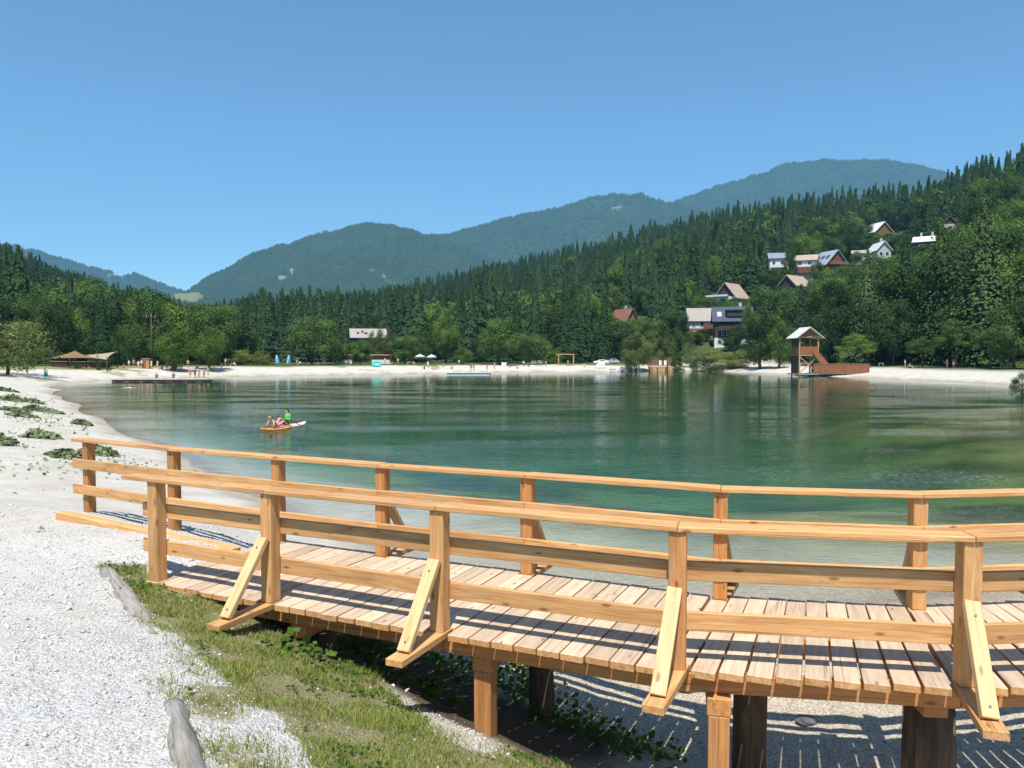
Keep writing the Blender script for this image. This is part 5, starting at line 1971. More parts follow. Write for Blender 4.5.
# bar counter and tables beneath
for px, Y, w, l in [(60, 148, 3.2, "low shade darkened bar counter at the left under the tan sail canopy"), (80, 151, 4.2, "shade darkened bar counter in the middle under the sail canopies"), (101, 149, 3.4, "shade darkened bar counter below the cream sail canopy")]:
    p = gpos(px, Y)
    e = empty("bar_counter", p, 0, l, "counter")
    part_box("counter_front", (0, 0, .5), (w, .5, 1.0), M["dark_wood"], e)  # dark wood puts the canopy shade into the counter colour
    part_box("counter_top", (0, -.05, 1.04), (w + .2, .75, .07), M["tan_wood"], e)
# yellow flowering bush beside the bar
tree("bush0", "leaf_olive", 77.5, 361.5, 369, 6, "small yellow green bush between the poles of the sail canopies", cat="shrub", Y=141)
tree("bush1", "leaf_mid", 99, 363, 369, 6, "small green bush below the cream sail canopy", cat="shrub", Y=141)

# utility pole, information board, sign
p = gpos(152, 160)
up_ = empty("utility_pole", p, 0, "tall grey utility pole with crossarm rising before the tallest left tree", "utility pole")
bm = bmesh.new()
add_tube(bm, [(0, 0, -.2), (0, 0, 5.5), (0, 0, 11.2)], [.17, .14, .11], 8)
link("pole", bm_mesh("pole", bm, M["bark"]), up_)
part_box("crossarm", (0, -.12, 10.3), (2.2, .12, .14), M["bark"], up_)
for sx in (-.9, 0, .9):
    bm = bmesh.new()
    add_tube(bm, [(sx, -.12, 10.37), (sx, -.12, 10.62)], [.06, .04], 6)
    link("insulator", bm_mesh("insulator", bm, M["white_cloth"]), up_)
p = gpos(146.5, 151)
e = empty("changing_cabin", p, r(8), "small tan wooden cabin standing among the people on the left shore", "cabin")
part_box("wall", (0, 0, 0.95), (1.3, 1.3, 1.9), M["tan_wood"], e)
part_box("roof", (0, 0, 1.95), (1.6, 1.6, 0.1), M["grey_log"], e)
part_box("door", (-.2, -.67, .85), (.6, .05, 1.6), M["brown_wood"], e)
p = gpos(179.5, 151)
e = empty("information_sign", p, 0, "grey information sign with small pitched top right of the shore crowd", "sign")
for sx in (-.45, .45):
    part_box("post", (sx, 0, .9), (.1, .1, 1.9), M["grey_log"], e)
part_box("board", (0, -.06, 1.25), (1.0, .05, 0.9), M["concrete"], e)
part_box("top_cap", (0, 0, 1.9), (1.4, .5, .08), M["grey_log"], e)

# left dock
A_, B_ = at_z(114, 380.4, 0.2), at_z(212, 380.2, 0.2)
dk = empty("floating_dock", (A_ + B_) / 2, math.atan2(B_.y - A_.y, B_.x - A_.x), "long low dark wooden dock reaching into the lake at the left shore", "dock")
L_ = (B_ - A_).length
part_box("deck", (0, 0, 0.02), (L_, 1.5, 0.14), M["dark_wood"], dk)
part_box("fascia", (0, -.79, -.04), (L_, .06, .30), M["dark_wood"], dk)
for i in range(7):
    part_box("float", (-L_ / 2 + .8 + i * (L_ - 1.6) / 6, 0, -.25), (1.0, 1.2, .42), M["black"], dk)

# central jetty
A_, B_ = at_z(447, 374.0, 0.25), at_z(490, 374.0, 0.25)
jt = empty("stone_jetty", (A_ + B_) / 2, 0, "pale concrete jetty at the middle of the far shore", "jetty")
L_ = (B_ - A_).length
part_box("slab", (0, 3, -.35), (L_, 6, 1.1), M["wall_white"], jt)
part_box("edge_cap", (0, .1, .24), (L_ + .1, .5, .08), M["concrete"], jt)

# parasols
for px, l in [(420, "white parasol, left one of the pair on the far beach"), (431.5, "white parasol, right one of the pair on the far beach")]:
    p = gpos(px, 200)
    e = empty("parasol", p, 0, l, "parasol")
    bm = bmesh.new()
    add_tube(bm, [(0, 0, 0), (0, 0, 2.7)], .035, 8)
    link("pole", bm_mesh("pole", bm, M["grey_log"]), e)
    bm = bmesh.new()
    n_ = 8
    t_ = bm.verts.new((0, 0, 2.85))
    rg = [bm.verts.new((1.35 * math.cos(i * 2 * math.pi / n_), 1.35 * math.sin(i * 2 * math.pi / n_), 2.15)) for i in range(n_)]
    rg2 = [bm.verts.new((1.36 * math.cos(i * 2 * math.pi / n_), 1.36 * math.sin(i * 2 * math.pi / n_), 1.98)) for i in range(n_)]
    for i in range(n_):
        bm.faces.new((t_, rg[i], rg[(i + 1) % n_]))
        bm.faces.new((rg[i], rg2[i], rg2[(i + 1) % n_], rg[(i + 1) % n_]))
    bmesh.ops.solidify(bm, geom=bm.faces[:], thickness=.02)
    link("canopy", bm_mesh("canopy", bm, M["white_cloth"]), e)
# beach stalls
for px, Y, w, l in [(343.5, 206, 5.0, "beige market stall with flat awning left of the small bright tree"), (381, 208, 5.4, "beige market stall with flat awning right of the small bright tree")]:
    p = gpos(px, Y)
    e = empty("beach_stall", p, 0, l, "stall")
    for sx in (-1, 1):
        for y in (0, 2.2):
            part_box("post", (sx * (w / 2 - .2), y, 1.15), (.12, .12, 2.3), M["tan_wood"], e)
    part_box("awning", (0, 1.1, 2.4), (w + .5, 2.9, .16), M["canvas_cream"], e)
    part_box("counter", (0, .25, .55), (w - .5, .5, 1.1), M["wall_white"], e)
    part_box("back_wall", (0, 2.3, 1.1), (w - .3, .1, 2.2), M["wall_brown"], e)
# blue upright boards
for px, rot, lean, l in [(277.5, 0.1, -.10, "upright light blue paddle board, left one of the leaning pair"), (288, -0.1, .10, "upright light blue paddle board with pale stripe, right one of the pair")]:
    p = gpos(px, 186)
    bm = bmesh.new()
    nseg = 18
    prof = []
    for i in range(nseg + 1):
        t = i / nseg
        prof.append((0.48 * (1 - abs(2 * t - 1) ** 2.6) ** .6 * (1.35 - .7 * t) + .01, 2.5 * t))
    e = empty("paddle_board", p, rot, l, "paddle board")
    L1 = [bm.verts.new((-w, 0, z)) for w, z in prof]
    R1_ = [bm.verts.new((w, 0, z)) for w, z in prof]
    for i in range(nseg):
        bm.faces.new((L1[i], R1_[i], R1_[i + 1], L1[i + 1]))
    bmesh.ops.solidify(bm, geom=bm.faces[:], thickness=.12)
    o = link("board", bm_mesh("board", bm, M["sky_blue"]), e)
    o.rotation_euler = (-.12, lean, 0)
    o2 = part_box("stripe", (lean * 1.2, -.14, 1.25), (.22, .03, 1.9), M["pale_blue"], e, (-.12, lean, 0))
p = gpos(273.5, 187)
e = empty("kayak", p, r(80), "orange kayak lying on the beach left of the upright blue boards", "kayak")


def hull(L, W, H, rocker=.08):
    bm = bmesh.new()
    n, k = 16, 10
    rings = []
    for i in range(n + 1):
        t = i / n * 2 - 1
        w = W / 2 * max(.02, (1 - abs(t) ** 2.4)) ** .75
        h = H * (0.6 + .4 * (1 - abs(t) ** 2))
        zc = rocker * abs(t) ** 3
        rings.append([bm.verts.new((t * L / 2, w * math.cos(a), zc + h / 2 * math.sin(a) * (1 if math.sin(a) < 0 else .55))) for a in [2 * math.pi * q / k for q in range(k)]])
    for i in range(n):
        for q in range(k):
            bm.faces.new((rings[i][q], rings[i][(q + 1) % k], rings[i + 1][(q + 1) % k], rings[i + 1][q])).smooth = True
    bm.faces.new(rings[0]); bm.faces.new(rings[-1][::-1])
    return bm


link("hull", bm_mesh("hull", hull(2.6, .7, .45), M["orange"]), e).location = (0, 0, .22)
part_box("seat", (-.1, 0, .36), (.5, .4, .06), M["black"], e)
p = gpos(376.8, 186)
e = empty("inflatable_boat", p, r(10), "turquoise inflatable boat lying on the far beach in front of the right stall", "inflatable")
bm = bmesh.new()
add_tube(bm, [(1.0 * math.cos(a), .55 * math.sin(a), 0) for a in [2 * math.pi * q / 20 for q in range(21)]], .24, 8)
o = link("tube", bm_mesh("tube", bm, M["turquoise"]), e)
o.location = (0, 0, .75)
o.rotation_euler = (1.1, 0, 0)
o = part_box("floor", (0, 0.0, .74), (1.7, .9, .08), M["turquoise"], e, (1.1, 0, 0))

# wooden swing frame
p = gpos(566, 212)
e = empty("swing_frame", p, 0, "tan wooden swing frame of two posts and a crossbeam on the far beach", "swing frame")
for sx in (-2.05, 2.05):
    part_box("post", (sx, 0, 1.5), (.3, .3, 3.1), M["tan_wood"], e)
part_box("crossbeam", (-.2, 0, 3.05), (5.0, .26, .24), M["tan_wood"], e)
for sx in (-.9, .9):
    bm = bmesh.new()
    add_tube(bm, [(sx - .25, 0, 2.95), (sx - .25, 0, .6)], .02, 5)
    add_tube(bm, [(sx + .25, 0, 2.95), (sx + .25, 0, .6)], .02, 5)
    sw_ = link("swing_rope", bm_mesh("swing_rope", bm, M["black"]), e)
    part_box("swing_seat", (sx, 0, .58), (.6, .2, .05), M["brown_wood"], e)

# low white wall and box
p = gpos(540, 222)
o = part_box("garden_wall", p + Vector((0, 0, .4)), (6.2, .4, 1.0), M["wall_white"], None)
tag(o, "low white wall on the far beach left of the swing frame", "wall")
bm = bmesh.new()
bmesh.ops.create_cube(bm, size=1)
p = gpos(504, 208)
e = empty("drinks_freezer", p, 0, "small white chest left of the picnic people under the round tree", "chest")
part_box("body", (0, 0, .45), (1.3, .8, .9), M["wall_white"], e)
part_box("lid", (0, 0, .93), (1.36, .86, .08), M["white_cloth"], e)
bm.free()


def picnic_table(px, Y, label):
    p = gpos(px, Y)
    e = empty("picnic_table", p, random.uniform(-.3, .3), label, "picnic table")
    part_box("table_top", (0, 0, .74), (1.8, .75, .06), M["tan_wood"], e)
    for sy in (-.65, .65):
        part_box("bench_seat", (0, sy, .44), (1.8, .28, .05), M["tan_wood"], e)
    for sx in (-.65, .65):
        strut("leg", (sx, -.6, 0), (sx, .25, .72), .09, M["tan_wood"], e)
        strut("leg", (sx + .09, .6, 0), (sx + .09, -.25, .72), .09, M["tan_wood"], e)


picnic_table(526, 210, "dark picnic table under the round tree left of the swing frame")
picnic_table(256, 186, "picnic table in front of the yellow green shrubs")
picnic_table(410, 203, "picnic table left of the white parasols")

# cars
def car(px, Y, rz, paint, label):
    p = gpos(px, Y)
    e = empty("parked_car", p, rz, label, "car")
    prof = [(-2.05, .35), (-2.1, .75), (-1.95, .98), (-1.2, 1.05), (-.6, 1.47), (.75, 1.5), (1.5, 1.05), (1.95, .95), (2.08, .7), (2.05, .35)]
    bm = bmesh.new()
    Ls = [bm.verts.new((x, -.85 if z < 1.1 else -.68, z)) for x, z in prof]
    Rs = [bm.verts.new((x, .85 if z < 1.1 else .68, z)) for x, z in prof]
    k = len(prof)
    bm.faces.new(Ls); bm.faces.new(Rs[::-1])
    for i in range(k):
        bm.faces.new((Ls[i], Ls[(i + 1) % k], Rs[(i + 1) % k], Rs[i]))
    bmesh.ops.bevel(bm, geom=bm.edges[:], offset=.05, segments=2, affect="EDGES")
    link("body", bm_mesh("body", bm, paint), e)
    for sy in (-1, 1):
        part_box("side_window", (.1, sy * .755, 1.25), (1.5, .06, .30), M["glass"], e, (sy * .42, 0, 0))
    part_box("windscreen", (-.93, 0, 1.27), (.06, 1.2, .52), M["glass"], e, (0, .95, 0))
    part_box("rear_window", (1.15, 0, 1.30), (.06, 1.2, .5), M["glass"], e, (0, -1.0, 0))
    for sx in (-1.3, 1.3):
        for sy in (-.78, .78):
            bm = bmesh.new()
            add_tube(bm, [(0, -.1, 0), (0, .1, 0)], .32, 14)
            w_ = link("wheel", bm_mesh("wheel", bm, M["black"]), e)
            w_.location = (sx, sy, .32)
            bm = bmesh.new()
            add_tube(bm, [(0, -.115, 0), (0, .115, 0)], .19, 10)
            link("rim", bm_mesh("rim", bm, M["car_silver"]), w_)
    for sy in (-.6, .6):
        part_box("headlight", (-2.06, sy, .72), (.08, .3, .14), M["white_cloth"], e)


car(601, 216, r(10), M["car_white"], "white car parked at the edge of the wood right of the swing frame")
car(612, 221, r(25), M["car_silver"], "silver car parked in shade beside the white car")

# boulders and sand heap
for px, yb, s_, l in [(600, 365, 1.3, "beige sand coloured boulder in front of the parked cars"), (614, 368, .9, "first pale boulder on the bank right of the sand coloured one"), (619, 367, 1.1, "tallest pale boulder of the bank group"),
                      (625, 368, .8, "small pale boulder at the willow end of the bank group")]:
    Y = 204 if px > 605 else 208
    bm = bmesh.new()
    bmesh.ops.create_icosphere(bm, subdivisions=3, radius=1)
    for v in bm.verts:
        c = v.co.copy()
        v.co = Vector((c.x * s_ * 1.3, c.y * s_, c.z * s_ * .8)) * (1 + .18 * math.sin(c.x * 3 + px) * math.cos(c.y * 3 + px) + .1 * math.sin(c.z * 5 + px))
    o = link("boulder", bm_mesh("boulder", bm, M["concrete"]))
    o.location = gpos(px, Y, .2)
    tag(o, l, "boulder")

# boardwalk on the right of the willow
p = at_y(661, 366, 203)
e = empty("boardwalk", (p.x, p.y, 0), r(-6), "low brown boardwalk terrace above the water right of the willow", "boardwalk")
part_box("deck", (0, 1.5, 1.15), (6.6, 4.0, .2), M["tan_wood"], e)
part_box("front_boarding", (0, -.5, .45), (6.6, .1, 1.2), M["tan_wood"], e)
part_box("back_railing", (0, 3.4, 2.2), (6.6, .08, 1.6), M["wall_brown"], e)
for sx in (-3.1, -1, 1.2, 3.1):
    part_box("pile", (sx, -.6, -.6), (.24, .24, 3.2), M["dark_wood"], e)
part_box("post", (1.6, -.7, .8), (.34, .34, 2.6), M["dark_wood"], e)
for px, l in [(660.5, "left white folding chair on the brown boardwalk"), (665.5, "right white folding chair on the brown boardwalk")]:
    q = at_y(px, 360, 205)
    e = empty("folding_chair", (q.x, q.y, 1.25), 0, l, "chair")
    part_box("seat", (0, 0, .45), (.55, .5, .05), M["white_cloth"], e)
    part_box("backrest", (0, .25, 1.0), (.55, .05, 1.1), M["white_cloth"], e, (-.2, 0, 0))
    for sx in (-.25, .25):
        for sy in (-.22, .22):
            part_box("leg", (sx, sy, .22), (.04, .04, .45), M["white_cloth"], e)
q = at_z(638.5, 372, 0)
bm = bmesh.new()
add_tube(bm, [(0, 0, -1), (0, 0, 1.6)], [.11, .09], 8)
bmesh.ops.create_icosphere(bm, subdivisions=1, radius=.1, matrix=Matrix.Translation((0, 0, 1.6)))
o = link("mooring_post", bm_mesh("mooring_post", bm, M["tan_wood"]))
o.location = (q.x, 201, 0)
tag(o, "thin pale mooring post standing in the water before the willow", "post")
# frame on the right beach
p = gpos(881, 156)
e = empty("wooden_trestle", p, 0, "small pale wooden trestle at the end of the boarded jetty", "trestle")
for sx in (-.4, .4):
    part_box("leg", (sx, 0, .5), (.1, .1, 1.0), M["grey_log"], e)
part_box("top_bar", (0, 0, 1.0), (1.1, .12, .1), M["grey_log"], e)

# ------------------------------------------------------------------ people
M["skin"] = plain("skin", (0.55, 0.31, 0.21), 0.6, 0.3, 0.05, 4)
M["hair_dark"] = plain("dark_hair", (0.035, 0.024, 0.018), 0.7, 0.3, 0.2, 8)
M["hair_fair"] = plain("fair_hair", (0.34, 0.22, 0.10), 0.7, 0.3, 0.2, 8)
CLOTH = {"white": (0.75, 0.75, 0.73), "black": (0.02, 0.02, 0.025), "navy": (0.03, 0.04, 0.10), "grey": (0.25, 0.25, 0.26), "red": (0.50, 0.05, 0.04), "green": (0.035, 0.62, 0.06), "blue": (0.08, 0.22, 0.50),
         "turquoise": (0.02, 0.48, 0.44), "pink": (0.65, 0.28, 0.30), "beige": (0.52, 0.43, 0.32), "yellow": (0.65, 0.50, 0.10)}
for k_, c_ in CLOTH.items():
    M["cloth_" + k_] = plain("cloth_" + k_, c_, 0.85, 0.15, 0.06, 5)


def skin_mesh(name, J, E, root, mat, sub=1):
    names = list(J)
    me = bpy.data.meshes.new(name)
    me.from_pydata([J[k][:3] for k in names], [(names.index(a), names.index(b)) for a, b in E], [])
    o = bpy.data.objects.new(name, me)
    COL.objects.link(o)
    mod = o.modifiers.new("skin", "SKIN")
    mod.use_smooth_shade = True
    for i, k in enumerate(names):
        v = me.skin_vertices[0].data[i]
        rr_ = J[k][3]
        v.radius = rr_ if isinstance(rr_, tuple) else (rr_, rr_)
        v.use_root = (k == root)
    ss = o.modifiers.new("sub", "SUBSURF")
    ss.levels = ss.render_levels = sub
    dg = bpy.context.evaluated_depsgraph_get()
    out = bpy.data.meshes.new_from_object(o.evaluated_get(dg))
    out.name = name
    bpy.data.objects.remove(o)
    bpy.data.meshes.remove(me)
    out.materials.clear()
    out.materials.append(mat)
    out.polygons.foreach_set("use_smooth", np.ones(len(out.polygons), bool))
    return out


# joint positions (m), facing -Y
POSES = {
    "stand": dict(pel=(0, 0, .93), wai=(0, .01, 1.08), che=(0, .01, 1.30), nec=(0, .01, 1.47), hea=(0, -.015, 1.58), top=(0, -.01, 1.67),
                  sh=(.18, .01, 1.40), el=(.235, .03, 1.13), wr=(.235, -.05, .90), ha=(.235, -.08, .80), hi=(.09, 0, .88), kn=(.10, -.02, .48), an=(.105, .03, .08), to=(.12, -.13, .035)),
    "akimbo": dict(pel=(0, 0, .93), wai=(0, .01, 1.08), che=(0, .01, 1.30), nec=(0, .01, 1.47), hea=(.02, -.015, 1.58), top=(.02, -.01, 1.67),
                   sh=(.18, .01, 1.40), el=(.37, .08, 1.20), wr=(.22, -.03, 1.02), ha=(.17, -.06, .97), hi=(.09, 0, .88), kn=(.13, -.02, .48), an=(.17, .03, .08), to=(.19, -.13, .035)),
    "walk": dict(pel=(0, 0, .92), wai=(0, -.01, 1.07), che=(0, -.03, 1.29), nec=(0, -.04, 1.46), hea=(0, -.07, 1.57), top=(0, -.07, 1.66),
                 sh=(.18, -.03, 1.39), el=(.23, .10, 1.14), wr=(.23, -.02, .93), ha=(.23, -.08, .85), hi=(.09, 0, .87), kn=(.10, -.16, .50), an=(.10, -.16, .09), to=(.11, -.32, .05)),
    "sit": dict(pel=(0, 0, .13), wai=(0, .03, .28), che=(0, .06, .50), nec=(0, .05, .67), hea=(0, .01, .78), top=(0, .01, .87),
                sh=(.18, .05, .60), el=(.25, .02, .36), wr=(.18, -.22, .38), ha=(.14, -.30, .36), hi=(.10, -.02, .11), kn=(.13, -.40, .46), an=(.12, -.58, .07), to=(.12, -.74, .035)),
    "sit_legs": dict(pel=(0, 0, .13), wai=(0, .05, .28), che=(0, .10, .50), nec=(0, .10, .67), hea=(0, .06, .78), top=(0, .07, .87),
                     sh=(.18, .10, .60), el=(.26, .22, .36), wr=(.24, .34, .13), ha=(.24, .36, .05), hi=(.10, -.02, .11), kn=(.12, -.44, .13), an=(.12, -.84, .08), to=(.13, -.90, .20)),
    "recline": dict(pel=(0, 0, .13), wai=(0, .13, .20), che=(0, .30, .33), nec=(0, .43, .43), hea=(0, .49, .53), top=(0, .52, .61),
                    sh=(.18, .38, .38), el=(.25, .52, .15), wr=(.23, .34, .06), ha=(.22, .26, .04), hi=(.10, -.02, .11), kn=(.11, -.38, .50), an=(.11, -.56, .08), to=(.11, -.74, .035)),
    "lie": dict(pel=(0, 0, .12), wai=(0, .16, .12), che=(0, .38, .13), nec=(0, .54, .12), hea=(0, .65, .13), top=(0, .74, .13),
                sh=(.18, .46, .11), el=(.26, .26, .07), wr=(.25, .06, .07), ha=(.25, -.04, .06), hi=(.09, -.05, .10), kn=(.11, -.45, .10), an=(.11, -.86, .08), to=(.13, -.90, .20)),
}
RAD = dict(pel=(.155, .115), wai=(.135, .10), che=(.165, .115), nec=.055, hea=(.085, .10), top=(.06, .07), sh=.062, el=.043, wr=.031, ha=(.04, .022), hi=.092, kn=.060, an=.042, to=(.042, .028))


def full_joints(P, asym=None):
    J, E = {}, []
    for k in ("pel", "wai", "che", "nec", "hea", "top"):
        J[k] = (*P[k], RAD[k])
    E += [("pel", "wai"), ("wai", "che"), ("che", "nec"), ("nec", "hea"), ("hea", "top")]
    for s, sg in (("L", 1), ("R", -1)):
        for k in ("sh", "el", "wr", "ha", "hi", "kn", "an", "to"):
            q = list(P[k])
            if asym and s == "R" and k in asym:
                q = list(asym[k])
            J[k + s] = (q[0] * sg, q[1], q[2], RAD[k])
        E += [("che", "sh" + s), ("sh" + s, "el" + s), ("el" + s, "wr" + s), ("wr" + s, "ha" + s), ("pel", "hi" + s), ("hi" + s, "kn" + s), ("kn" + s, "an" + s), ("an" + s, "to" + s)]
    return J, E


ASYM = {"walk": dict(kn=(.10, .06, .48), an=(.10, .30, .16), to=(.11, .20, .05), el=(.23, -.10, 1.14), wr=(.22, -.24, .98), ha=(.22, -.30, .92)), "akimbo": None,
        "recline": dict(kn=(.11, -.43, .34), an=(.11, -.80, .08), to=(.11, -.9, .1))}
_pm = {}


def grow(r, d):
    return (r[0] + d, r[1] + d) if isinstance(r, tuple) else r + d


def person_meshes(pose):
    if pose in _pm:
        return _pm[pose]
    P = POSES[pose]
    J, E = full_joints(P, ASYM.get(pose))
    body = skin_mesh("person_body", J, E, "pel", M["skin"], 1)
    # shirt: trunk and upper arms
    Js, Es = {}, []
    for k in ("wai", "che"):
        Js[k] = (*J[k][:3], grow(RAD[k], .016))
    lo_ = Vector(J["pel"][:3]).lerp(Vector(J["wai"][:3]), .35)
    Js["low"] = (*lo_, (.17, .13))
    nk = Vector(J["che"][:3]).lerp(Vector(J["nec"][:3]), .62)
    Js["nk"] = (*nk, .075)
    Es = [("low", "wai"), ("wai", "che"), ("che", "nk")]
    for s in "LR":
        Js["sh" + s] = (*J["sh" + s][:3], .078)
        m_ = Vector(J["sh" + s][:3]).lerp(Vector(J["el" + s][:3]), .62)
        Js["sl" + s] = (*m_, .066)
        Es += [("che", "sh" + s), ("sh" + s, "sl" + s)]
    shirt = skin_mesh("shirt", Js, Es, "che", M["cloth_white"], 1)
    Jp = {"pel": (*J["pel"][:3], grow(RAD["pel"], .016))}
    w_ = Vector(J["pel"][:3]).lerp(Vector(J["wai"][:3]), .5)
    Jp["wt"] = (*w_, (.15, .115))
    Ep = [("pel", "wt")]
    for s in "LR":
        Jp["hi" + s] = (*J["hi" + s][:3], .108)
        m_ = Vector(J["hi" + s][:3]).lerp(Vector(J["kn" + s][:3]), .72)
        Jp["th" + s] = (*m_, .092)
        Ep += [("pel", "hi" + s), ("hi" + s, "th" + s)]
    shorts = skin_mesh("shorts", Jp, Ep, "pel", M["cloth_black"], 1)
    # hair cap
    bm = bmesh.new()
    h, t = Vector(J["hea"][:3]), Vector(J["top"][:3])
    ax = (t - h).normalized()
    face = Vector((0, -1, 0)) - ax * Vector((0, -1, 0)).dot(ax)
    face.normalize()
    bmesh.ops.create_icosphere(bm, subdivisions=2, radius=1)
    side = ax.cross(face)
    c = h + ax * .055 - face * .012
    for v in bm.verts:
        q = v.co.copy()
        v.co = c + side * q.x * .100 + face * q.y * .112 + ax * q.z * .098
    dl = [v for v in bm.verts if (v.co - c).dot(face) > .035 and (v.co - c).dot(ax) < .045]
    bmesh.ops.delete(bm, geom=dl, context="VERTS")
    hair = bm_mesh("hair", bm, M["hair_dark"], True)
    # face details: nose and ears merged into hair-less small mesh are part of the head
    _pm[pose] = (body, shirt, shorts, hair)
    return _pm[pose]


def person(pose, p, rz, shirt, shorts, label, hair="hair_dark", scale=1.0, z=None):
    b, s, t, h = person_meshes(pose)
    e = empty("person", p, rz, label, "person")
    e.scale = (scale,) * 3
    link("body", b, e)
    for nm, me, mt in (("shirt", s, "cloth_" + shirt if shirt else None), ("shorts", t, "cloth_" + shorts), ("hair", h, hair)):
        if mt is None:
            continue
        o = link(nm, me, e)
        o.material_slots[0].link = "OBJECT"
        o.material_slots[0].material = M[mt]
    return e


def on_ground(px, Y):
    x = (px - 512) / F * Y
    return Vector((x, Y, max(gz(x, Y), 0.0)))


def at_dock(px, z=0.29, Y=129.3):
    x = (px - 512) / F * Y
    return Vector((x, Y, z))


rr_ = random.uniform
# row of people on the left shore
row = [(27.5, 118, "stand", "beige", "navy", "person in beige standing in the shade under the willow at the left edge"),
       (9, 115, "stand", "grey", "black", "person in grey standing under the willow at the left picture edge"),
       (129, 149, "stand", "white", "grey", "person in white shirt and grey shorts, first of the row on the left shore"),
       (134, 150, "stand", "grey", "black", "person in grey standing second in the row left of the tan cabin"),
       (138.5, 148, "walk", "white", "beige", "person in white walking before the shore row, closest left of the tan cabin"),
       (141.5, 150, "stand", "white", "navy", "person in white top and navy shorts at the left side of the tan cabin"),
       (151.5, 150, "stand", "white", "white", "person all in white at the right side of the tan cabin"),
       (157.5, 152, "akimbo", "beige", "white", "person in beige with hands on hips right of the person all in white"),
       (162, 151, "sit", "navy", "navy", "person in navy sitting on the ground below the utility pole"),
       (167, 150, "stand", "blue", "black", "person in blue shirt left of the couple by the grey sign"),
       (172, 151, "sit", "pink", "beige", "person in pink sitting, left one of the couple near the grey sign"),
       (175.5, 152, "sit", None, "red", "bare chested person in red shorts sitting beside the grey sign"),
       (208, 150, "stand", "green", "grey", "person in green standing under the right bright young tree"),
       (221.5, 158, "walk", "pink", "white", "person in pink top walking on the beach below the yellow green shrub"),
       (225.5, 168, "stand", "white", "black", "person in white shirt before the left end of the yellow green shrub"),
       (232, 170, "sit", "black", "black", "person in black sitting at the foot of the yellow green shrub"),
       (234.5, 171, "sit", "white", "grey", "person in white sitting at the foot of the yellow green shrub"),
       (300, 186, "sit", "white", "navy", "person in white sitting in front of the big round beach tree"),
       (305, 187, "sit", "black", "grey", "person in black sitting in front of the big round beach tree"),
       (297, 188, "stand", "grey", "white", "person in grey standing right of the blue boards"),
       (370, 200, "stand", "pink", "white", "person in pink standing between the small bright tree and the turquoise inflatable"),
       (385, 201, "stand", "white", "beige", "person in white standing before the right market stall"),
       (409, 201, "sit", "red", "navy", "person in red sitting at the table left of the parasols"),
       (414, 201, "sit", "beige", "red", "person in beige sitting below the left parasol"),
       (428, 191, "stand", "white", "white", "person in white standing tallest among the group at the water below the parasols"),
       (424.5, 188.5, "sit", "black", "black", "person in black sitting at the water edge, left of the group below the parasols"),
       (433, 188.5, "sit_legs", None, "navy", "bare chested person in navy shorts sitting with legs out below the right parasol"),
       (436, 188.8, "recline", None, "pink", "person in pink swimwear leaning back at the right of the group below the parasols"),
       (452, 192, "sit", None, "grey", "person in grey shorts sitting on the left half of the pale jetty"),
       (471, 192.5, "stand", "black", "black", "person in black standing left of the pair on the pale jetty"),
       (473.8, 193, "stand", "grey", "black", "person in dark grey standing right of the pair on the pale jetty"),
       (487, 195, "walk", "pink", "grey", "person in pink walking near the right end of the pale jetty"),
       (494.5, 199, "stand", None, "red", "bare chested person in red shorts standing right of the pale jetty"),
       (517, 203, "sit", None, "beige", "bare chested person sitting on the shore below the round tree"),
       (523.5, 207, "stand", "white", "black", "person in white standing at the dark picnic table"),
       (529, 207.5, "sit", "black", "navy", "person in black sitting right of the dark picnic table"),
       (248, 183, "sit", "black", "grey", "person in black sitting left of the picnic table by the shrubs"),
       (252.5, 184, "stand", "white", "navy", "person in white standing behind the left end of the shrub picnic table"),
       (262, 184, "sit", "beige", "white", "person in beige sitting right of the picnic table by the shrubs"),
       (318, 187, "sit", "red", "black", "person in red sitting in the shade of the big round beach tree"),
       (324, 188, "stand", "black", "blue", "person in black top and blue shorts under the big round beach tree"),
       (392, 200, "sit", "blue", "grey", "person in blue sitting right of the right market stall"),
       (398, 201, "stand", "white", "red", "person in white top and red shorts standing below the olive green tree"),
       (443, 196, "sit", "grey", "navy", "person in grey sitting on the beach just left of the pale jetty"),
       (459, 200, "stand", "white", "black", "person in white and black standing behind the pale jetty"),
       (510, 205, "sit", "navy", "white", "person in navy sitting right of the white chest"),
       (546, 208, "stand", "green", "navy", "person in green standing left of the swing frame"),
       (584, 209, "sit", "white", "beige", "person in white sitting right of the swing frame"),
       (182, 155, "stand", "black", "black", "person in black standing right beside the grey sign"),
       (188, 157, "stand", "beige", "navy", "person in beige walking between the grey sign and bright young tree"),
       (198, 158, "sit", "white", "grey", "person in white sitting between the two bright young trees"),
       (124, 151, "sit", "black", "grey", "person in black sitting left of the shore row"),
       (568, 210, "stand", "beige", "grey", "person in beige standing between the swing frame posts"),
       (622, 203, "sit", "white", "blue", "person in white sitting on the boulder bank by the willow"),
       (905, 152, "stand", "white", "grey", "person in white standing in the shade of the right beach trees"),
       (910, 151, "sit", "grey", "navy", "person in grey sitting in the shade at the back of the right beach"),
       (947, 146, "stand", "black", "grey", "person in black, left of two under the tall right spruces"),
       (953.5, 146, "stand", "grey", "white", "person in grey, right of two under the tall right spruces"),
       (1001, 134, "stand", "beige", "grey", "person in beige top standing in the shade at the far right of the beach"),
       (1004, 135, "stand", "pink", "white", "person in pink top standing in the shade at the far right of the beach")]
for px, Y, pose, a, b, l in row:
    person(pose, on_ground(px, Y), rr_(-.9, .9), a, b, l, "hair_fair" if random.random() < .3 else "hair_dark", rr_(.95, 1.05))
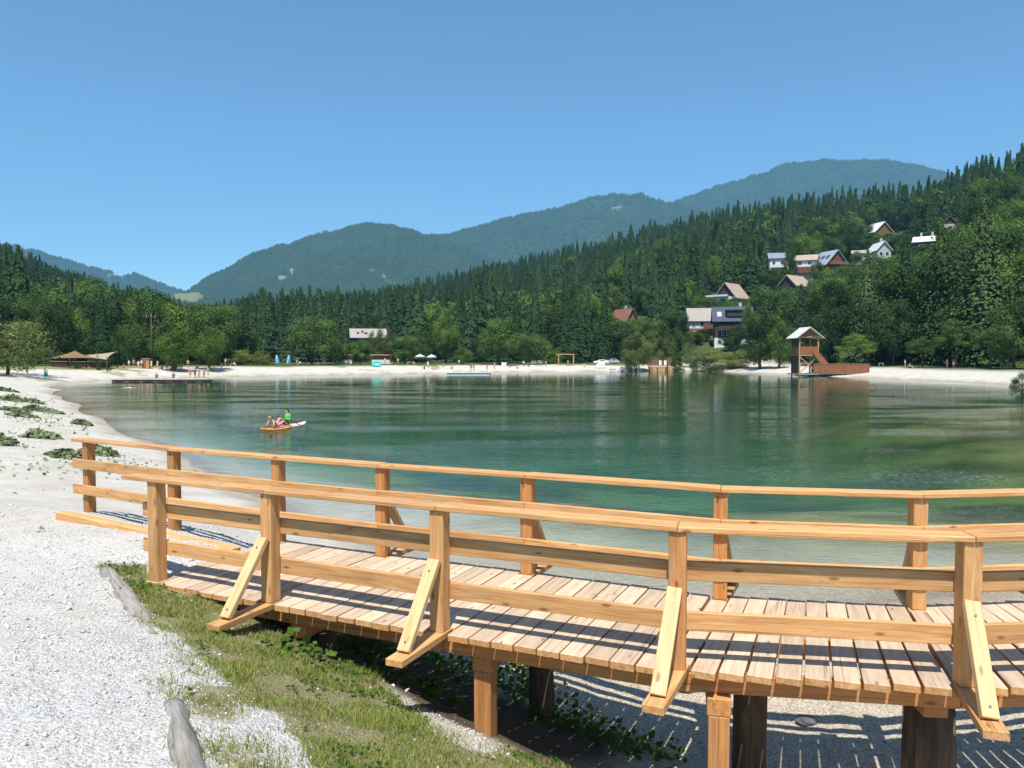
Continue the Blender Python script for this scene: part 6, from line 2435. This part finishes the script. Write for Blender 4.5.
# people on the dock
for px, pose, a, b, l in [(156.5, "sit_legs", "black", "black", "person in black sitting on the dock, leftmost one there"), (173.5, "sit", "black", "navy", "person in black crouched on the middle of the dock"),
                          (190, "stand", None, "pink", "bare chested person standing on the dock, first of the standing four"), (195, "stand", "black", "black", "person in black standing on the dock between bathers"),
                          (199, "stand", None, "beige", "bather in beige trunks standing right of the person in black on the dock"), (204, "akimbo", None, "red", "bather in red trunks standing nearest the dock end")]:
    person(pose, at_dock(px), rr_(-.5, .5), a, b, l)
# turquoise towel person on the beach
pt = ghit(46, 378.5)
e = person("stand", pt, .4, "white", "turquoise", "person in white top with turquoise towel around the legs on the left beach")
bm = bmesh.new()
add_tube(bm, [(0, 0, .98), (0, -.01, .7), (0, -.02, .35)], [.17, .24, .30], 12)
link("towel", bm_mesh("towel", bm, M["cloth_turquoise"]), e)
# swimmer
q = at_z(129, 387.5, 0)
e = person("lie", (q.x, q.y, -.16), 1.9, None, "white", "swimmer with white splash in the water in front of the dock")
n_ = 60
sp_ = np.stack([rng.normal(0, .75, n_), rng.normal(0, .45, n_), np.abs(rng.normal(0.03, .09, n_))], 1)
V, Fq = leaf_quads(sp_, rng.normal(0, 1, (n_, 3)) + np.array([0, -.6, .8]), rng.uniform(.08, .26, n_))
o = link("splash", arr_mesh("splash", V, Fq, [M["white_cloth"]]), e)

# paddle boards on the lake
def lake_board(p0, p1, W, mat, label, stripe):
    c = (p0 + p1) / 2
    d = p1 - p0
    e = empty("paddle_board", (c.x, c.y, 0.05), math.atan2(d.y, d.x), label, "paddle board")
    L = d.length
    link("hull", bm_mesh("hull", hull(L, W, .22, .12), M[mat]), e)
    b = hull(L * .62, W * .72, .05, .0)
    o = link("deck_pad", bm_mesh("deck_pad", b, M[stripe]), e)
    o.location = (0, 0, .06)
    return e


o0, o1 = at_z(260.5, 431.6, 0), at_z(291, 427.8, 0)
lake_board(o0, o1, .78, "orange", "orange paddle board carrying the reclining person, nearer one on the lake", "canvas_tan")
w0, w1 = at_z(276, 429.3, 0), at_z(305.5, 424.3, 0)
lake_board(w0, w1, .78, "pinkwhite", "pale pink paddle board carrying the person in the green shirt", "white_cloth")
bd = (o1 - o0)
ang_o = math.atan2(bd.y, bd.x)
pc = o0.lerp(o1, .52)
person("recline", (pc.x, pc.y, .10), ang_o + math.pi / 2, None, "pink", "reclining person in pink swimwear with raised knee on the orange paddle board", "hair_fair")
bd2 = (w1 - w0)
pc2 = w0.lerp(w1, .36)
g_ = person("sit", (pc2.x, pc2.y, .10), math.atan2(bd2.y, bd2.x) - math.pi / 2 - .5, "green", "black", "person in bright green shirt sitting on the pale pink paddle board")
pd = empty("paddle", (pc2.x + .35, pc2.y - .42, .42), 0.3, "dark paddle held by the person in the green shirt", "paddle")
bm = bmesh.new()
add_tube(bm, [(-.75, 0, .28), (.5, 0, -.26)], .018, 8)
link("shaft", bm_mesh("shaft", bm, M["black"]), pd)
bm = bmesh.new()
bmesh.ops.create_icosphere(bm, subdivisions=2, radius=1, matrix=Matrix.Translation((.66, 0, -.33)) @ Matrix.Rotation(.42, 4, "Y") @ Matrix.Diagonal((.25, .11, .02, 1)))
link("blade", bm_mesh("blade", bm, M["black"]), pd)

# ------------------------------------------------------------------ sky, sun, air
world = bpy.data.worlds.new("World")
scene.world = world
world.use_nodes = True
wt = world.node_tree
wt.nodes.clear()
sky = wt.nodes.new("ShaderNodeTexSky")
sky.sky_type = "NISHITA"
sky.sun_disc = False
SUN_DIR = Vector((0.05, 0.48, -1.0)).normalized()
elev = math.asin(-SUN_DIR.z)
to_sun = -SUN_DIR
sky.sun_elevation = elev
sky.sun_rotation = math.atan2(to_sun.x, to_sun.y)
sky.altitude = 800
sky.air_density = 1.0
sky.dust_density = 0.3
sky.ozone_density = 1.2
bg = wt.nodes.new("ShaderNodeBackground")
bg.inputs[1].default_value = SKY_STRENGTH
wo = wt.nodes.new("ShaderNodeOutputWorld")
tint = wt.nodes.new("ShaderNodeMix")
tint.data_type = "RGBA"
tint.blend_type = "MULTIPLY"
tint.inputs[0].default_value = 1.0
tint.inputs[7].default_value = (0.72, 1.0, 1.10, 1)
wt.links.new(sky.outputs[0], tint.inputs[6])
wt.links.new(tint.outputs[2], bg.inputs[0])
wt.links.new(bg.outputs[0], wo.inputs[0])
sl = bpy.data.lights.new("sun", "SUN")
sl.energy = SUN_STRENGTH
sl.angle = math.radians(0.53)
sl.color = (1.0, 0.955, 0.88)
so = bpy.data.objects.new("sun", sl)
COL.objects.link(so)
so.location = (0, -50, 100)
so.rotation_euler = SUN_DIR.to_track_quat("-Z", "Y").to_euler()

if HAZE:
    m = N("haze_air")
    pv = m.n("VolumePrincipled")
    pv.inputs["Color"].default_value = (0.26, 0.62, 1.0, 1)
    pv.inputs["Density"].default_value = HAZE
    pv.inputs["Anisotropy"].default_value = 0.0
    m.l(pv.outputs[0], m.out.inputs["Volume"])
    bm = bmesh.new()
    add_box(bm, (0, 2900, 745), (12800, 7400, 1510))
    hz = link("haze", bm_mesh("haze", bm, m.m))
    tag(hz, "thin summer haze filling the valley air", "haze", kind="stuff")

scene.render.engine = "CYCLES"
cy = scene.cycles
cy.use_denoising = True
try:
    cy.denoiser = "OPENIMAGEDENOISE"
    cy.denoising_input_passes = "RGB_ALBEDO_NORMAL"
    cy.denoising_prefilter = "ACCURATE"
except Exception:
    pass
cy.max_bounces = 7
cy.diffuse_bounces = 3
cy.glossy_bounces = 3
cy.transmission_bounces = 4
cy.transparent_max_bounces = 12
cy.volume_bounces = 0
cy.caustics_reflective = False
cy.caustics_refractive = False
cy.sample_clamp_indirect = 8
cy.use_adaptive_sampling = True
cy.adaptive_threshold = 0.015
vs_ = scene.view_settings
vs_.view_transform = "Standard"
vs_.look = "None"
vs_.exposure = EXPOSURE
vs_.gamma = 1.0
vs_.use_curve_mapping = False
